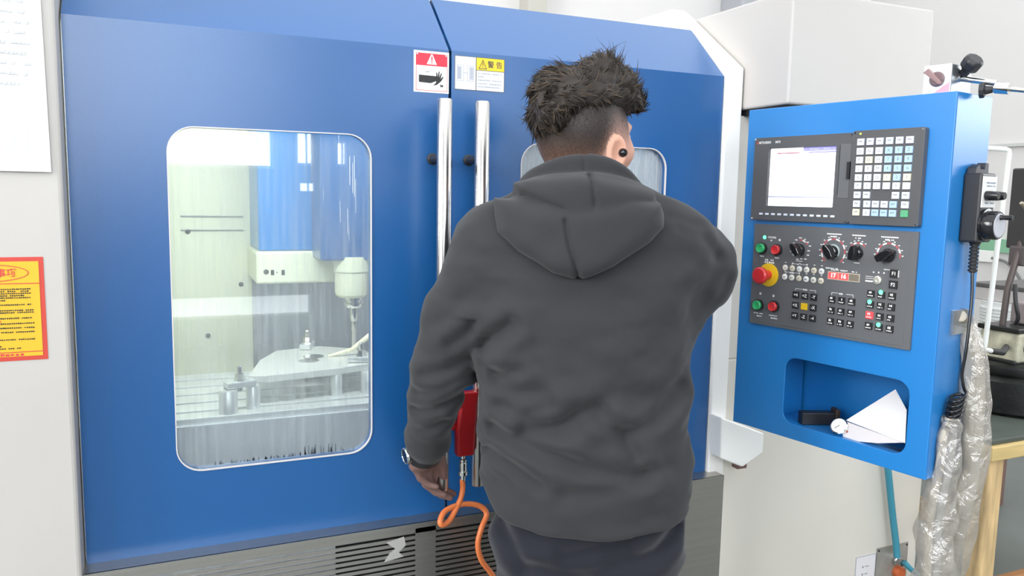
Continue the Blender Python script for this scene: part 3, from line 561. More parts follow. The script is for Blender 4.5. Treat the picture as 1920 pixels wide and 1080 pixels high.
# operator panel
op = MB().plate(rrect(0.0375, 1.180, 0.4225, 1.412, 0.002, 2), 0.006, (), lambda a, b, d: (a, -0.006+d, b)).build('operator_panel', PANELG, CP, bevel=0.002)
fo = F(0.006)
bx((0.058, -0.0068, 1.186), (0.408, -0.0055, 1.405)).build('panel_face', PANELG, op, bevel=0.0005)
fo = F(0.0068)
def push(x, z, m, lab, r=0.0105):
    b = MB().lathe([(0, 0), (r*1.25, 0), (r*1.25, 0.005), (r*1.02, 0.0058), (0, 0.0058)], (x, -0.0065, z), (0, -1, 0), 20).build('button_collar', BLACKP, op, smooth=True)
    o = MB().lathe([(0, 0), (r, 0), (r, 0.0055), (r*0.9, 0.0068), (r*0.8, 0.006), (0, 0.006)], (x, -0.0120, z), (0, -1, 0), 20).build('push_button', m, op, smooth=True); o['label'] = lab
push(0.064, 1.357, GRNB, 'upper green button'); push(0.105, 1.356, REDB, 'upper red button'); push(0.063, 1.225, GRNB, 'lower green button'); push(0.106, 1.227, REDB, 'lower red button')
MB().lathe([(0, 0), (0.0265, 0), (0.0265, 0.002), (0.022, 0.003), (0, 0.003)], (0.085, -0.0068, 1.297), (0, -1, 0), 28).build('stop_ring', YELB, op, smooth=True)['label'] = 'yellow ring'
MB().lathe([(0, 0), (0.011, 0), (0.011, 0.018), (0.0165, 0.020), (0.019, 0.024), (0.019, 0.031), (0.016, 0.0345), (0, 0.0355)], (0.085, -0.0098, 1.297), (0, -1, 0), 26).build('stop_button', REDB, op, smooth=True)['label'] = 'red mushroom button'
MB().lathe([(0, 0), (0.0045, 0), (0.003, 0.0022), (0, 0.0022)], (0.068, -0.0068, 1.382), (0, -1, 0), 12).build('indicator_lamp', LEDG, op, smooth=True)
# rotary knobs with printed scales
k = MB(); kr = MB()
def arc(mb, x, z, r0, r1, a0, a1, d=0.0003, n=None):
    n = n or max(3, int(abs(a1-a0)/0.15)); o = []; i_ = []
    for q in range(n+1):
        a = math.radians(a0)+(math.radians(a1)-math.radians(a0))*q/n; o.append((x+r1*math.sin(a), z+r1*math.cos(a))); i_.append((x+r0*math.sin(a), z+r0*math.cos(a)))
    mb.plate(o+i_[::-1], d, (), lambda a, b, dd: (a, -0.0068-d+dd, b))
def knob(x, z, ang, r, skirt=False):
    if skirt: MB().lathe([(0, 0), (r*1.22, 0), (r*1.22, 0.002), (r*1.15, 0.0025), (0, 0.0025)], (x, -0.0068, z), (0, -1, 0), 28).build('knob_skirt', mat('knob_skirt_grey', (0.30, 0.36, 0.36), 0.4), op, smooth=True)
    o = MB().lathe([(0, 0), (r, 0), (r, 0.004), (r*0.9, 0.007), (r*0.8, 0.010), (0, 0.010)], (0, 0, 0), (0, -1, 0), 24)
    o.plate([(-r*0.45, -r*1.15), (r*0.45, -r*1.15), (r*0.62, 0), (r*0.40, r*1.05), (0, r*1.35), (-r*0.40, r*1.05), (-r*0.62, 0)], 0.022, (), lambda a, b, d: (a, -0.024+d, b))
    ob = o.build('selector_knob', BLACKG, op, bevel=0.0016); ob.location = (x, -0.0070, z); ob.rotation_euler = (0, math.radians(ang), 0); return ob
knob(0.164, 1.3605, -38, 0.0125); knob(0.244, 1.361, -35, 0.0135, True); knob(0.300, 1.3625, 8, 0.0125); knob(0.366, 1.3625, 58, 0.0140)
for x, z, r, a0, a1, n in ((0.244, 1.361, 0.027, -140, 140, 13), (0.300, 1.363, 0.020, -50, 50, 5), (0.366, 1.3625, 0.024, -100, 100, 9), (0.164, 1.361, 0.020, -10, 60, 3)):
    for i in range(n):
        a = a0+(a1-a0)*i/n; w = (a1-a0)/n
        arc(k if i % 2 else kr, x, z, r-0.0015, r+0.0018, a, a+w*0.92)
        t = math.radians(a+w/2); quad2(k, x+(r+0.005)*math.sin(t)-0.0018, z+(r+0.005)*math.cos(t)-0.001, x+(r+0.005)*math.sin(t)+0.0018, z+(r+0.005)*math.cos(t)+0.001, fo)
for i in range(14):
    t = math.radians(-130+i*25); r = 0.021+0.002*(i % 3); quad2(k, 0.164+r*math.sin(t)-0.003, 1.361+r*math.cos(t)-0.0011, 0.164+r*math.sin(t)+0.003, 1.361+r*math.cos(t)+0.0011, fo)
for x, z, w in ((0.244, 1.3985, 0.017), (0.300, 1.3985, 0.015), (0.366, 1.3985, 0.018)):
    quad2(k, x-w, z-0.0012, x+w, z+0.0012, fo); scribble(k, x-w*0.5, z-0.0055, x+w*0.5, 0.004, fo, RN, w=0.0032)
text_mb('POWER', 0.0062, lambda a, b, d: (a+0.089, -0.0068-d, b+1.3825), mb=k, bold=0.0001); scribble(k, 0.079, 1.376, 0.092, 0.005, fo, RN, w=0.006); scribble(k, 0.107, 1.378, 0.114, 0.007, fo, RN, w=0.007)
for x, z, w, h in ((0.064, 1.3385, 0.006, 0.0035), (0.105, 1.3375, 0.006, 0.0035), (0.085, 1.331, 0.012, 0.0045), (0.085, 1.3255, 0.013, 0.005), (0.063, 1.2515, 0.007, 0.006), (0.106, 1.2505, 0.007, 0.006), (0.063, 1.2055, 0.014, 0.003), (0.063, 1.1995, 0.009, 0.0035), (0.106, 1.2055, 0.014, 0.003), (0.106, 1.1995, 0.009, 0.0035), (0.244, 1.326, 0.015, 0.003), (0.262, 1.3235, 0.02, 0.0025), (0.164, 1.335, 0.009, 0.0025), (0.300, 1.342, 0.007, 0.0025), (0.366, 1.334, 0.007, 0.0025)):
    scribble(k, x-w, z, x+w, h, fo, RN, w=h*1.1)
def bracket(x0, x1, z, h, cx, w):
    quad2(k, x0, z, cx-w, z+0.0009, fo); quad2(k, cx+w, z, x1, z+0.0009, fo); quad2(k, x0, z-h, x0+0.0009, z, fo); quad2(k, x1-0.0009, z-h, x1, z, fo); scribble(k, cx-w*0.8, z, cx+w*0.8, 0.004, fo, RN, w=0.0042)
bracket(0.158, 0.209, 1.2735, 0.004, 0.184, 0.009); bracket(0.247, 0.297, 1.2745, 0.005, 0.272, 0.009); bracket(0.145, 0.184, 1.3275, 0.004, 0.162, 0.004); bracket(0.130, 0.166, 1.3075, 0.004, 0.146, 0.007)
for i in range(6):
    for j in range(2):
        o = MB().lathe([(0, 0), (0.0066, 0), (0.0066, 0.0014), (0.0058, 0.002), (0, 0.002)], (0.1285+i*0.0183, -0.0068, 1.3175-j*0.0205), (0, -1, 0), 18).build('round_key', mat('round_key_%d%d' % (i, j), [(0.72, 0.70, 0.62), (0.66, 0.60, 0.46), (0.78, 0.77, 0.74)][(i+2*j) % 3], 0.5), op, smooth=True)
        scribble(kr if False else k, 0, 0, 0, 0.001, fo, RN)
        quad2(k, 0.1285+i*0.0183-0.002, 1.3295-j*0.0205-0.001, 0.1285+i*0.0183+0.002, 1.3295-j*0.0205+0.0006, fo)
ri = MB()
for i in range(6):
    for j in range(2): scribble(ri, 0.1285+i*0.0183-0.003, 1.3175-j*0.0205, 0.1285+i*0.0183+0.003, 0.0035, F(0.0088), RN, w=0.003)
ri.build('round_key_print', INK, op)
def sq(x, z, legend=None, m=KEYK, w=0.0075, bar=True, name='square_key'):
    b = MB().box((-w, -0.0095, -w*0.95), (w, -0.0066, w*0.95)); fk = lambda a, c, d: (a, -0.0095-d, c)
    if legend: text_mb(legend, 0.0095, fk, mb=b, mi=1, bold=0.0002)
    elif bar:
        scribble(b, -w*0.5, w*0.35, w*0.5, w*0.7, fk, RN, mi=1, w=w*0.45); scribble(b, -w*0.8, -w*0.5, w*0.85, w*0.35, fk, RN, mi=1, w=w*0.3)
    o = b.build(name, [m, WINK], op); o.location = (x, 0, z); return o
JG = ['+4', '+Z', '-Y', '+X', '', '-X', '+Y', '-Z', '-4']
for i in range(9):
    o = sq(0.161+(i % 3)*0.0225, 1.2600-(i//3)*0.0232, JG[i], KEYK if i != 4 else YELB, bar=(i != 4))
    if i == 4: o['label'] = 'yellow square key'
for i in range(9): sq(0.2495+(i % 3)*0.0228, 1.2605-(i//3)*0.0235)
sq(0.3815, 1.3275, 'F1', w=0.0085); sq(0.381, 1.3055, 'F2', w=0.0085)
MB().box((0.3898, -0.0096, 1.3205), (0.3905, -0.0066, 1.3345)).build('key_edge_mark', WINK, op)
for i in range(12):
    c, r = i % 3, i//3; x, z = 0.336+c*0.0223, 1.2825-r*0.0220
    o = sq(x, z, m=LEDR if i == 6 else KEYK)
    if i == 6: o['label'] = 'lit red square key'
    if i in (1, 3, 10): MB().lathe([(0, 0), (0.0046, 0), (0.0036, 0.0022), (0, 0.0022)], (x-0.001, -0.0095, z+0.0055), (0, -1, 0), 14).build('key_lamp', LEDG, op, smooth=True)
# counter display, key switch
bx((0.2355, -0.0078, 1.3025), (0.3085, -0.0066, 1.3195)).build('counter_frame', mat('counter_frame_cream', (0.55, 0.48, 0.38), 0.5), op)
k2 = MB(); quad2(k2, 0.237, 1.304, 0.2595, 1.318, F(0.0078)); quad2(k2, 0.261, 1.304, 0.2835, 1.318, F(0.0078)); k2.build('counter_window', SEGB, op)
k2 = MB(); quad2(k2, 0.285, 1.304, 0.307, 1.318, F(0.0078)); k2.build('counter_blank', mat('counter_blank_olive', (0.20, 0.17, 0.13), 0.5), op)
k2 = text_mb('17', 0.0125, lambda a, b, d: (a+0.0485+0.2, -0.0082-d, b+1.3112), bold=0.0003); text_mb('16', 0.0125, lambda a, b, d: (a+0.2722, -0.0082-d, b+1.3112), mb=k2, bold=0.0003); k2.build('counter_digits', SEGD, op)
for x in (0.245, 0.270, 0.296): scribble(k, x-0.006, 1.3228, x+0.006, 0.003, fo, RN, w=0.003)
MB().lathe([(0, 0), (0.0085, 0), (0.0085, 0.003), (0.0072, 0.0038), (0.0035, 0.0038), (0.003, 0.0022), (0, 0.0022)], (0.3475, -0.0068, 1.3115), (0, -1, 0), 22).build('key_switch', mat('zinc_lock', (0.70, 0.68, 0.60), 0.35, 0.6), op, smooth=True)
quad2(k, 0.321, 1.3060, 0.3375, 1.3090, fo); quad2(k, 0.321, 1.3125, 0.3375, 1.3135, fo); quad2(k, 0.321, 1.3165, 0.3375, 1.3175, fo)
for x in (0.338, 0.349, 0.360): scribble(k, x-0.002, 1.3265, x+0.002, 0.004, fo, RN, w=0.004)
k.build('panel_print', WINK, op)['kind'] = 'stuff'; kr.build('scale_red', mat('scale_red', (0.45, 0.10, 0.11), 0.5), op)['kind'] = 'stuff'
# cable port plate on the right side
bx((PW, 0.045, 1.215), (PW+0.006, 0.10, 1.262)).build('cable_port', GREYMET, CP)
def pu3(px, py, n): u, z = pu(px, py, n); return WP(u, n, z)
def WP(u, n, z): return tuple(PB+PE*u+PN*n+np.array([0, 0, z]))

# things in the pocket
def pthing(name, label, cat, u, n, z, rz=0.0):
    return thing(name, label, cat, WP(u, n, z), -PHI+rz)
ps = pthing('paper_sheet', 'folded white paper standing in the pocket of the blue cabinet', 'paper', 0.36, 0.05, 0.966)
def lq(px, py, y): u, z = pu(px, py, y); return (u-0.36, y-0.05, z-0.966)
def sheet2(pts, name, m):
    v = [lq(*p) for p in pts]; n = len(v); v2 = [(a, b+0.0006, c) for a, b, c in v]
    MB().add(v+v2, [tuple(range(n)), tuple(range(2*n-1, n-1, -1))]+[(k, k+n, (k+1) % n+n, (k+1) % n) for k in range(n)]).build(name, m, ps, recalc=True)
sheet2([(1586, 788, 0.034), (1679, 730, 0.060), (1700, 769, 0.034), (1697, 831, 0.016)], 'sheet', PAPER2)
sheet2([(1583, 789, 0.030), (1695, 830, 0.013), (1645, 831, 0.014), (1580, 825, 0.016)], 'folded_flap', mat('paper_flap', (0.66, 0.62, 0.62), 0.7))
di = pthing('dial_gauge', 'small round white dial gauge lying beside the paper in the pocket', 'gauge', 0.270, 0.018, 0.9655)
ax = (0.1, -0.75, 0.55)
MB().lathe([(0, -0.012), (0.017, -0.012), (0.0185, -0.008), (0.0185, 0.002), (0.0165, 0.003), (0.0160, 0.001), (0, 0.001)], (0, 0, 0.020), ax, 28).build('gauge_case', CHROME, di, smooth=True)
MB().lathe([(0, 0.001), (0.0158, 0.001), (0.0158, 0.0018), (0, 0.0018)], (0, 0, 0.020), ax, 24).build('gauge_face', PAPER, di)
nv = Vector(ax).normalized(); s_ = nv.orthogonal().normalized(); MB().tube([Vector((0, 0, 0.020))+nv*0.0025-s_*0.002, Vector((0, 0, 0.020))+nv*0.0025+s_*0.011], 0.0006, 6).build('needle', DINK, di)
MB().tube([(0.012, 0.004, 0.012), (0.03, 0.014, 0.006)], 0.004, 10).build('stem', mat('copper_stem', (0.5, 0.16, 0.10), 0.35, 0.8), di)
sb = pthing('tool_bar', 'dark square tool shank lying at the left in the pocket', 'tool', 0.192, 0.055, 0.9655, 1.0)
MB().box((-0.040, -0.013, 0.0), (0.035, 0.013, 0.028)).build('shank', BLACKP, sb, bevel=0.002)
MB().box((0.035, -0.015, 0.0), (0.046, 0.015, 0.036)).build('shank_head', mat('worn_brown_steel', (0.06, 0.04, 0.03), 0.5, 0.4), sb, bevel=0.003)
tr_ = pthing('steel_rule', 'thin steel rule lying under the paper in the pocket', 'ruler', 0.385, 0.03, 0.9655, -0.15)
bx((-0.06, -0.010, 0), (0.035, 0.010, 0.0015)).build('blade', STEEL, tr_)

# magnetic stand on top
ms = pthing('magnetic_stand', 'magnetic base with steel arms and clamp knobs on top of the cabinet', 'stand', 0, 0, 0)
a0, b0 = pu(1728, 169, .03); a1, b1 = pu(1776, 122, .03); zt = PZ1
ms.location = WP(0.41, 0.03, zt)
w = 0.052; h = 0.056
MB().box((-0.020, 0.0, 0.0), (-0.020+w, 0.075, h)).build('magnet_block', GREYMET, ms, bevel=0.002)
MB().box((-0.020, -0.002, 0.002), (-0.020+w, 0.0, h)).build('block_face', WHITEP, ms, bevel=0.001)
MB().plate([(0.002, 0.004), (0.031, 0.004), (0.031, 0.022)], 0.0005, (), lambda a, b, d: (a, -0.0026+d, b)).build('red_corner_print', mat('pink_print', (0.80, 0.35, 0.42), 0.5), ms)
MB().lathe([(0, 0), (0.014, 0), (0.014, 0.004), (0.012, 0.006), (0, 0.006)], (0.007, -0.002, 0.029), (0, -1, 0), 24).build('rotary_switch', mat('switch_plum', (0.16, 0.10, 0.11), 0.4), ms, smooth=True)
MB().plate([(-0.018, 0.016), (-0.012, 0.020), (0.010, -0.004), (0.014, -0.010), (0.009, -0.012), (-0.016, 0.009), (-0.022, 0.013)], 0.008, (), lambda a, b, d: (0.007+a, -0.016+d, 0.029+b)).build('switch_lever', mat('lever_plum', (0.28, 0.17, 0.17), 0.35), ms, bevel=0.001)
def msp(px, py, y=0.065): u, z = pu(px, py, y); return (u-0.41, y-0.03, z-zt)
P1 = msp(1797, 147); P2 = msp(1869, 156); P3 = msp(1874, 163); P4 = msp(1935, 171)
MB().tube([msp(1776, 143), msp(1800, 146)], 0.014, 14).build('post_clamp', DKMET, ms, smooth=True)
MB().tube([msp(1790, 145), msp(1803, 147)], 0.0085, 14).build('ball_joint', CHROME, ms, smooth=True)
MB().tube([P1, P2], 0.0055, 12).build('arm_rod', CHROME, ms, smooth=True)
MB().tube([msp(1867, 165), msp(1894, 166)], [0.010, 0.011], 14).build('arm_clamp', CHROME, ms, smooth=True)
MB().tube([msp(1885, 166), P4], 0.0045, 12).build('indicator_rod', STEEL, ms, smooth=True)
q1, q2 = msp(1805, 141), msp(1828, 118)
MB().tube([msp(1790, 140), q1], 0.008, 12).build('knob_stem', DKMET, ms, smooth=True)
d_ = Vector(q2)-Vector(q1)
MB().lathe([(0, 0), (0.008, 0), (0.010, 0.012), (0.018, 0.020), (0.019, 0.034), (0.015, 0.040), (0, 0.040)], q1, (d_.x, -0.3*d_.length, d_.z), 8).build('clamp_knob', DKMET, ms, bevel=0.002)
MB().lathe([(0, 0), (0.006, 0), (0.008, 0.012), (0.014, 0.014), (0.014, 0.022), (0, 0.022)], msp(1862, 168), (-1, -0.3, -0.05), 8).build('arm_knob', DKMET, ms, bevel=0.001)

# handwheel on the pendant's right side (its face looks along +x of the pendant)
hw = pthing('handwheel_box', 'black handheld pulse wheel box hung on the side of the blue cabinet', 'handwheel', PW, 0.076, 1.395)
G = lambda o: (lambda a, b, d: (o+d, a, b))
MB().box((0.0, -0.028, 0.0), (0.034, 0.028, 0.130)).build('case', BLACKP, hw, bevel=0.004, seg=3)
MB().box((0.0345, -0.026, 0.066), (0.0365, 0.026, 0.124)).build('face_label', mat('label_grey_white', (0.70, 0.69, 0.68), 0.5), hw)
k3 = MB()
for z in (0.112, 0.106, 0.074): scribble(k3, -0.015, z, 0.02, 0.003, G(0.0366), RN)
k3.build('label_print', INK, hw)
for y in (-0.012, 0.013): MB().lathe([(0, 0), (0.009, 0), (0.009, 0.008), (0.007, 0.022), (0.0, 0.022)], (0.0365, y, 0.088), (1, 0, 0), 16).build('axis_knob', BLACKG, hw, smooth=True)
MB().lathe([(0, 0), (0.031, 0), (0.031, 0.004), (0.027, 0.005), (0.027, 0.022), (0.025, 0.025), (0, 0.025)], (0.034, 0.0, 0.033), (1, 0, 0), 30).build('pulse_wheel', BLACKG, hw, smooth=True)
MB().lathe([(0, 0), (0.023, 0), (0.022, 0.001), (0, 0.001)], (0.059, 0, 0.033), (1, 0, 0), 26).build('wheel_face', mat('wheel_grey', (0.45, 0.45, 0.50), 0.35), hw)
MB().lathe([(0, 0), (0.0055, 0), (0.0045, 0.006), (0.005, 0.022), (0, 0.022)], (0.059, 0.0, 0.048), (1, 0, 0), 12).build('crank_grip', BLACKG, hw, smooth=True)
MB().plate([(-0.026, 0.128), (0.026, 0.128), (0.024, 0.150), (0.012, 0.150), (0.010, 0.138), (-0.006, 0.138), (-0.010, 0.147), (-0.023, 0.140)], 0.016, (), lambda a, b, d: (0.004+d, a, b)).build('hanging_hook', DKMET, hw, bevel=0.001, recalc=True)
rp = []
for i in range(8): z = -0.004-i*0.007; rp += [(0.0085, z), (0.0085, z-0.004), (0.0058, z-0.0045), (0.0058, z-0.0065)]
MB().lathe([(0, 0.002)]+[(0.010, 0.002), (0.010, -0.003)]+rp+[(0, -0.06)], (0.016, 0.005, 0.0), (0, 0, 1), 16).build('strain_relief', RUBBER, hw, smooth=True)
cc_ = spline([WP(PW+0.016, 0.081, 1.336)]+[pu3(1822, 560, 0.078), pu3(1817, 610, 0.072), pu3(1811, 660, 0.066), pu3(1804, 700, 0.062), pu3(1806, 722, 0.062)], 6)
hel = []; c0, c1 = np.array(pu3(1797, 740, 0.058)), np.array(pu3(1784, 792, 0.048))
for i in range(97):
    t = i/96; a = t*2*PI*5.5+0.3; hel.append(c0+(c1-c0)*t+PN*0.0165*math.cos(a)+PE*0.012*math.sin(a)+np.array([0, 0, 0.0075*math.cos(a)]))
tag(MB().tube(cc_+hel, 0.0030, 10).build('coiled_cord', BLACKG, None, smooth=True), 'black coiled cord hanging from the handwheel box', 'cord')

# film wrapped cables at the right of the pendant
def crinkle(name, path, rad, label, inner):
    pts = spline(path, 14); n = 40; m = len(pts)
    rs = np.interp(np.linspace(0, len(rad)-1, m), range(len(rad)), rad)
    o = thing(name, label, 'cable'); t = MB().tube(pts, list(rs), n, caps=False)
    V = np.array(t.v).reshape(m, n, 3); C_ = np.array([np.array(p) for p in pts])[:, None]; D = V-C_
    i_, j_ = np.meshgrid(np.arange(m)/m*60, np.arange(n)/n*2*PI, indexing='ij'); sd = len(label)
    tri = lambda x: np.abs((x/PI) % 2-1)*2-1
    kf = 1+0.09*tri(i_*0.55+2*np.sin(j_+sd))+0.08*tri(2*j_-i_*0.33+sd)+0.06*tri(3*j_+i_*0.8+1.5*np.sin(i_*0.3))+0.04*tri(5*j_-i_*1.1)
    t.v = [tuple(x) for x in (C_+D*kf[..., None]).reshape(-1, 3)]
    w = t.build('clear_wrap', FILM, o); w.data.shade_smooth()
    for off, r, mm in inner:
        MB().tube([tuple(np.array(p)+np.array(off)*min(1, 0.2+i*0.05)) for i, p in enumerate(pts)], r, 10).build('cable_core', mm, o, smooth=True)
    return o
def pp(px, py, n): u, z = pu(px, py, n); return WP(u, n, z)
LGREY = mat('cable_light_grey', (0.44, 0.39, 0.32), 0.5); MGREY = mat('cable_mid_grey', (0.34, 0.34, 0.36), 0.5)
crinkle('wrapped_cable', [WP(PW+0.004, 0.07, 1.25)]+[pp(*q, 0.11) for q in ((1803, 607), (1822, 650), (1828, 720), (1826, 800), (1817, 880), (1806, 950), (1790, 1010), (1768, 1080), (1740, 1160))]+[WP(PW-0.06, 0.14, 0.30), WP(PW-0.2, 0.16, 0.05)],
        [0.018, 0.022, 0.024, 0.026, 0.029, 0.031, 0.031, 0.033, 0.036, 0.034, 0.03, 0.03], 'cable bundle in whitish film arching out of the cabinet side', [((0.010, 0, 0.0), 0.012, LGREY), ((-0.010, 0.006, 0), 0.011, LGREY)])
crinkle('wrapped_cable', [pp(*q, 0.045) for q in ((1783, 782), (1782, 815), (1775, 870), (1763, 930), (1754, 990), (1752, 1050), (1745, 1120), (1725, 1220))]+[WP(PW-0.1, 0.08, 0.06)],
        [0.017, 0.019, 0.024, 0.030, 0.034, 0.036, 0.036, 0.034, 0.03], 'cord sleeved in clear crinkled film below the black coil', [((0.006, 0, 0), 0.008, MGREY), ((-0.014, 0.004, 0), 0.008, LGREY)])
# teal hose and wall plates on the lower panel
th_ = spline([tuple(at(1655, 760, -0.03)), tuple(at(1662, 850, -0.03)), tuple(at(1667, 900, -0.03)), tuple(at(1673, 960, -0.03)), tuple(at(1680, 1020, -0.035)), tuple(at(1682, 1045, -0.04))], 6)
tag(tb(th_, 0.0105, 12).build('teal_hose', CYAN, None, smooth=True), 'teal hose running down the beige lower panel', 'hose')
pl_ = thing('junction_plate', 'grey steel plate with hose fitting low on the beige panel', 'plate', (2.14, -0.0005, 0.20))
bx((-0.065, -0.003, 0.0), (0.075, 0, 0.155)).build('steel_plate', mat('dull_galvanised', (0.42, 0.41, 0.38), 0.45, 0.5, var=0.15, vscale=18), pl_)
MB().lathe([(0, 0), (0.016, 0), (0.016, 0.012), (0.012, 0.014), (0.012, 0.03), (0, 0.03)], (0.018, -0.003, 0.105), (0, -1, 0), 6).build('hose_fitting', STEEL, pl_)
tb(spline([(0.018, -0.038, 0.112), (0.035, -0.05, 0.09), (0.07, -0.055, 0.06), (0.12, -0.05, -0.02)], 5), 0.0085, 10).build('hose_tail', CYAN, pl_, smooth=True)
MB().lathe([(0, 0), (0.02, 0), (0.022, 0.01), (0.018, 0.02), (0, 0.02)], (0.03, -0.003, 0.062), (0, -1, 0), 18).build('orange_cap', mat('orange_cap', (0.6, 0.13, 0.04), 0.5), pl_, smooth=True)
for x, z in ((0.068, 0.147), (-0.058, 0.147)): MB().lathe([(0, 0), (0.004, 0), (0.003, 0.002), (0, 0.002)], (x, -0.003, z), (0, -1, 0), 10).build('plate_screw', DKMET, pl_)
wl = thing('label_plate', 'white label plate beside the grey steel plate on the beige panel', 'label', (2.02, -0.0005, 0.20))
bx((-0.035, -0.002, 0), (0.052, 0, 0.14)).build('plate', mat('label_lilac_white', (0.78, 0.75, 0.77), 0.5), wl)
k4 = MB()
for z in (0.10, 0.075, 0.05): quad2(k4, -0.006, z, 0.0, z+0.006, lambda a, b, d: (a, -0.002-d, b)); scribble(k4, 0.006, z+0.003, 0.024, 0.004, lambda a, b, d: (a, -0.002-d, b), RN)
for a in (-0.035, 0.0505): quad2(k4, a, 0, a+0.0015, 0.14, lambda a, b, d: (a, -0.002-d, b))
quad2(k4, -0.035, 0.1385, 0.052, 0.14, lambda a, b, d: (a, -0.002-d, b))
k4.build('label_print', INK, wl)

# ------------------------------------------------------------------ workshop corner at the right
bn = thing('workbench', 'rough pine workbench with a dark green top behind the wrapped cables', 'workbench', (2.6, 0.0, 0))
def plank(lo, hi, m, name, **k): return MB().box(lo, hi).build(name, m, bn, bevel=0.004, **k)
plank((-0.36, -0.235, 0.735), (0.55, 0.5, 0.752), DKGREEN, 'bench_mat')
plank((-0.37, -0.25, 0.690), (0.56, -0.10, 0.735), WOODT, 'plank'); plank((-0.37, -0.095, 0.690), (0.56, 0.05, 0.735), WOODT, 'plank'); plank((-0.37, 0.055, 0.690), (0.56, 0.20, 0.735), WOODT, 'plank'); plank((-0.37, 0.205, 0.690), (0.56, 0.5, 0.735), WOODT, 'plank')
for x in (-0.315, 0.47):
    for y in (-0.20, 0.40): plank((x-0.035, y-0.03, 0.0), (x+0.035, y+0.03, 0.690), WOOD, 'leg')
plank((-0.30, 0.37, 0.18), (0.44, 0.40, 0.25), WOOD, 'rail'); plank((-0.36, -0.18, 0.42), (-0.32, 0.40, 0.48), WOOD, 'rail'); plank((-0.30, -0.17, 0.17), (0.44, -0.14, 0.235), mat('dark_rail', (0.42, 0.19, 0.07), 0.6), 'rail')
bn.location = (2.64, 0.03, 0)
dp = thing('bench_drill', 'black bench drill with cast base and dark column on the workbench', 'drill', (2.785, 0.07, 0.752))
MB().lathe([(0, 0), (0.225, 0), (0.235, 0.012), (0.228, 0.115), (0.21, 0.125), (0, 0.125)], (0, 0, 0), (0, 0, 1), 40).build('cast_base', BLKIRON, dp, smooth=True)
MB().lathe([(0, 0.125), (0.175, 0.125), (0.18, 0.135), (0.175, 0.160), (0.155, 0.168), (0, 0.168)], (0, 0, 0), (0, 0, 1), 36).build('swivel_plate', BLKIRON, dp, smooth=True)
MB().box((-0.125, -0.085, 0.172), (0.12, 0.06, 0.275)).build('switch_box', mat('worn_cream_box', (0.55, 0.53, 0.40), 0.5, var=0.3, vscale=25), dp, bevel=0.01, seg=3)
MB().box((-0.135, -0.08, 0.166), (0.13, 0.07, 0.180)).build('box_foot', BLKIRON, dp, bevel=0.004)
MB().lathe([(0, 0), (0.020, 0), (0.018, 0.018), (0, 0.018)], (-0.080, -0.085, 0.222), (0, -1, 0), 18).build('control_knob', BLACKG, dp, smooth=True)
MB().lathe([(0, 0), (0.017, 0), (0.015, 0.014), (0, 0.014)], (-0.030, -0.085, 0.226), (0, -1, 0), 18).build('control_knob', mat('knob_dark_red', (0.35, 0.03, 0.03), 0.35), dp, smooth=True)
MB().box((-0.135, -0.085, 0.275), (0.13, 0.065, 0.292)).build('box_lid', BLKIRON, dp, bevel=0.004)
MB().tube([(-0.095, 0.0, 0.285), (-0.085, 0.0, 0.42), (-0.030, 0.0, 0.60)], [0.011, 0.011, 0.011], 16).build('column', mat('column_bronze', (0.10, 0.08, 0.075), 0.4, 0.3), dp, smooth=True)
MB().box((-0.045, -0.05, 0.56), (0.12, 0.05, 0.84)).build('drill_head', mat('head_dark', (0.035, 0.032, 0.034), 0.45), dp, bevel=0.006)
MB().box((-0.055, -0.03, 0.50), (-0.01, 0.03, 0.57)).build('head_neck', mat('neck_dark', (0.09, 0.075, 0.075), 0.45), dp, bevel=0.006)
MB().lathe([(0, 0), (0.012, 0), (0.016, 0.008), (0.012, 0.02), (0, 0.02)], (0.0, -0.05, 0.605), (0, -1, 0), 16).build('brass_hub', mat('brass', (0.5, 0.38, 0.18), 0.3, 0.9), dp, smooth=True)
MB().tube(spline([(0.0, -0.065, 0.605), (-0.05, -0.075, 0.62), (-0.10, -0.08, 0.665), (-0.175, -0.08, 0.72)], 5), [0.007]*15+[0.006], 10).build('feed_lever', mat('worn_lever', (0.42, 0.36, 0.28), 0.35, 0.6), dp, smooth=True)
MB().lathe([(0, 0), (0.004, 0), (0.003, 0.002), (0, 0.002)], (-0.03, -0.05, 0.715), (0, -1, 0), 10).build('head_screw', CHROME, dp)
cb = tag(tb(spline([(2.700, 0.045, 1.19), (2.69, 0.03, 1.13), (2.695, 0.02, 1.08), (2.70, 0.03, 1.052)], 6), 0.007, 10).build('spiral_cable', BLACKP, None, smooth=True), 'short dark cable between the drill column and the cream switch box', 'cable')
lp = thing('signal_lamp', 'small lit red lamp block above the cream switch box', 'lamp', (2.80, 0.06, 1.047))
MB().box((-0.045, -0.03, 0.0), (0.06, 0.03, 0.075)).build('lamp_body', mat('lamp_body_grey', (0.30, 0.25, 0.25), 0.5), lp, bevel=0.006)
MB().lathe([(0, 0), (0.012, 0), (0.009, 0.008), (0, 0.008)], (-0.012, -0.03, 0.05), (0, -1, 0), 14).build('lamp_lens', LEDR, lp, smooth=True)
eb = thing('power_supply', 'grey electronics box with red lights on a white ribbed stand', 'electronics', (3.84, 0.75, 1.0))
MB().box((-0.20, -0.14, 0.0), (0.26, 0.14, 0.062)).build('case', mat('case_grey', (0.50, 0.47, 0.46), 0.45), eb, bevel=0.004)
MB().box((-0.205, -0.145, 0.062), (0.265, 0.145, 0.082)).build('lid', mat('lid_dark', (0.09, 0.085, 0.085), 0.45), eb, bevel=0.004)
for x in (-0.15, -0.03): MB().lathe([(0, 0), (0.012, 0), (0.010, 0.006), (0, 0.006)], (x, -0.145, 0.072), (0, -1, 0), 12).build('red_light', LEDR, eb, smooth=True)
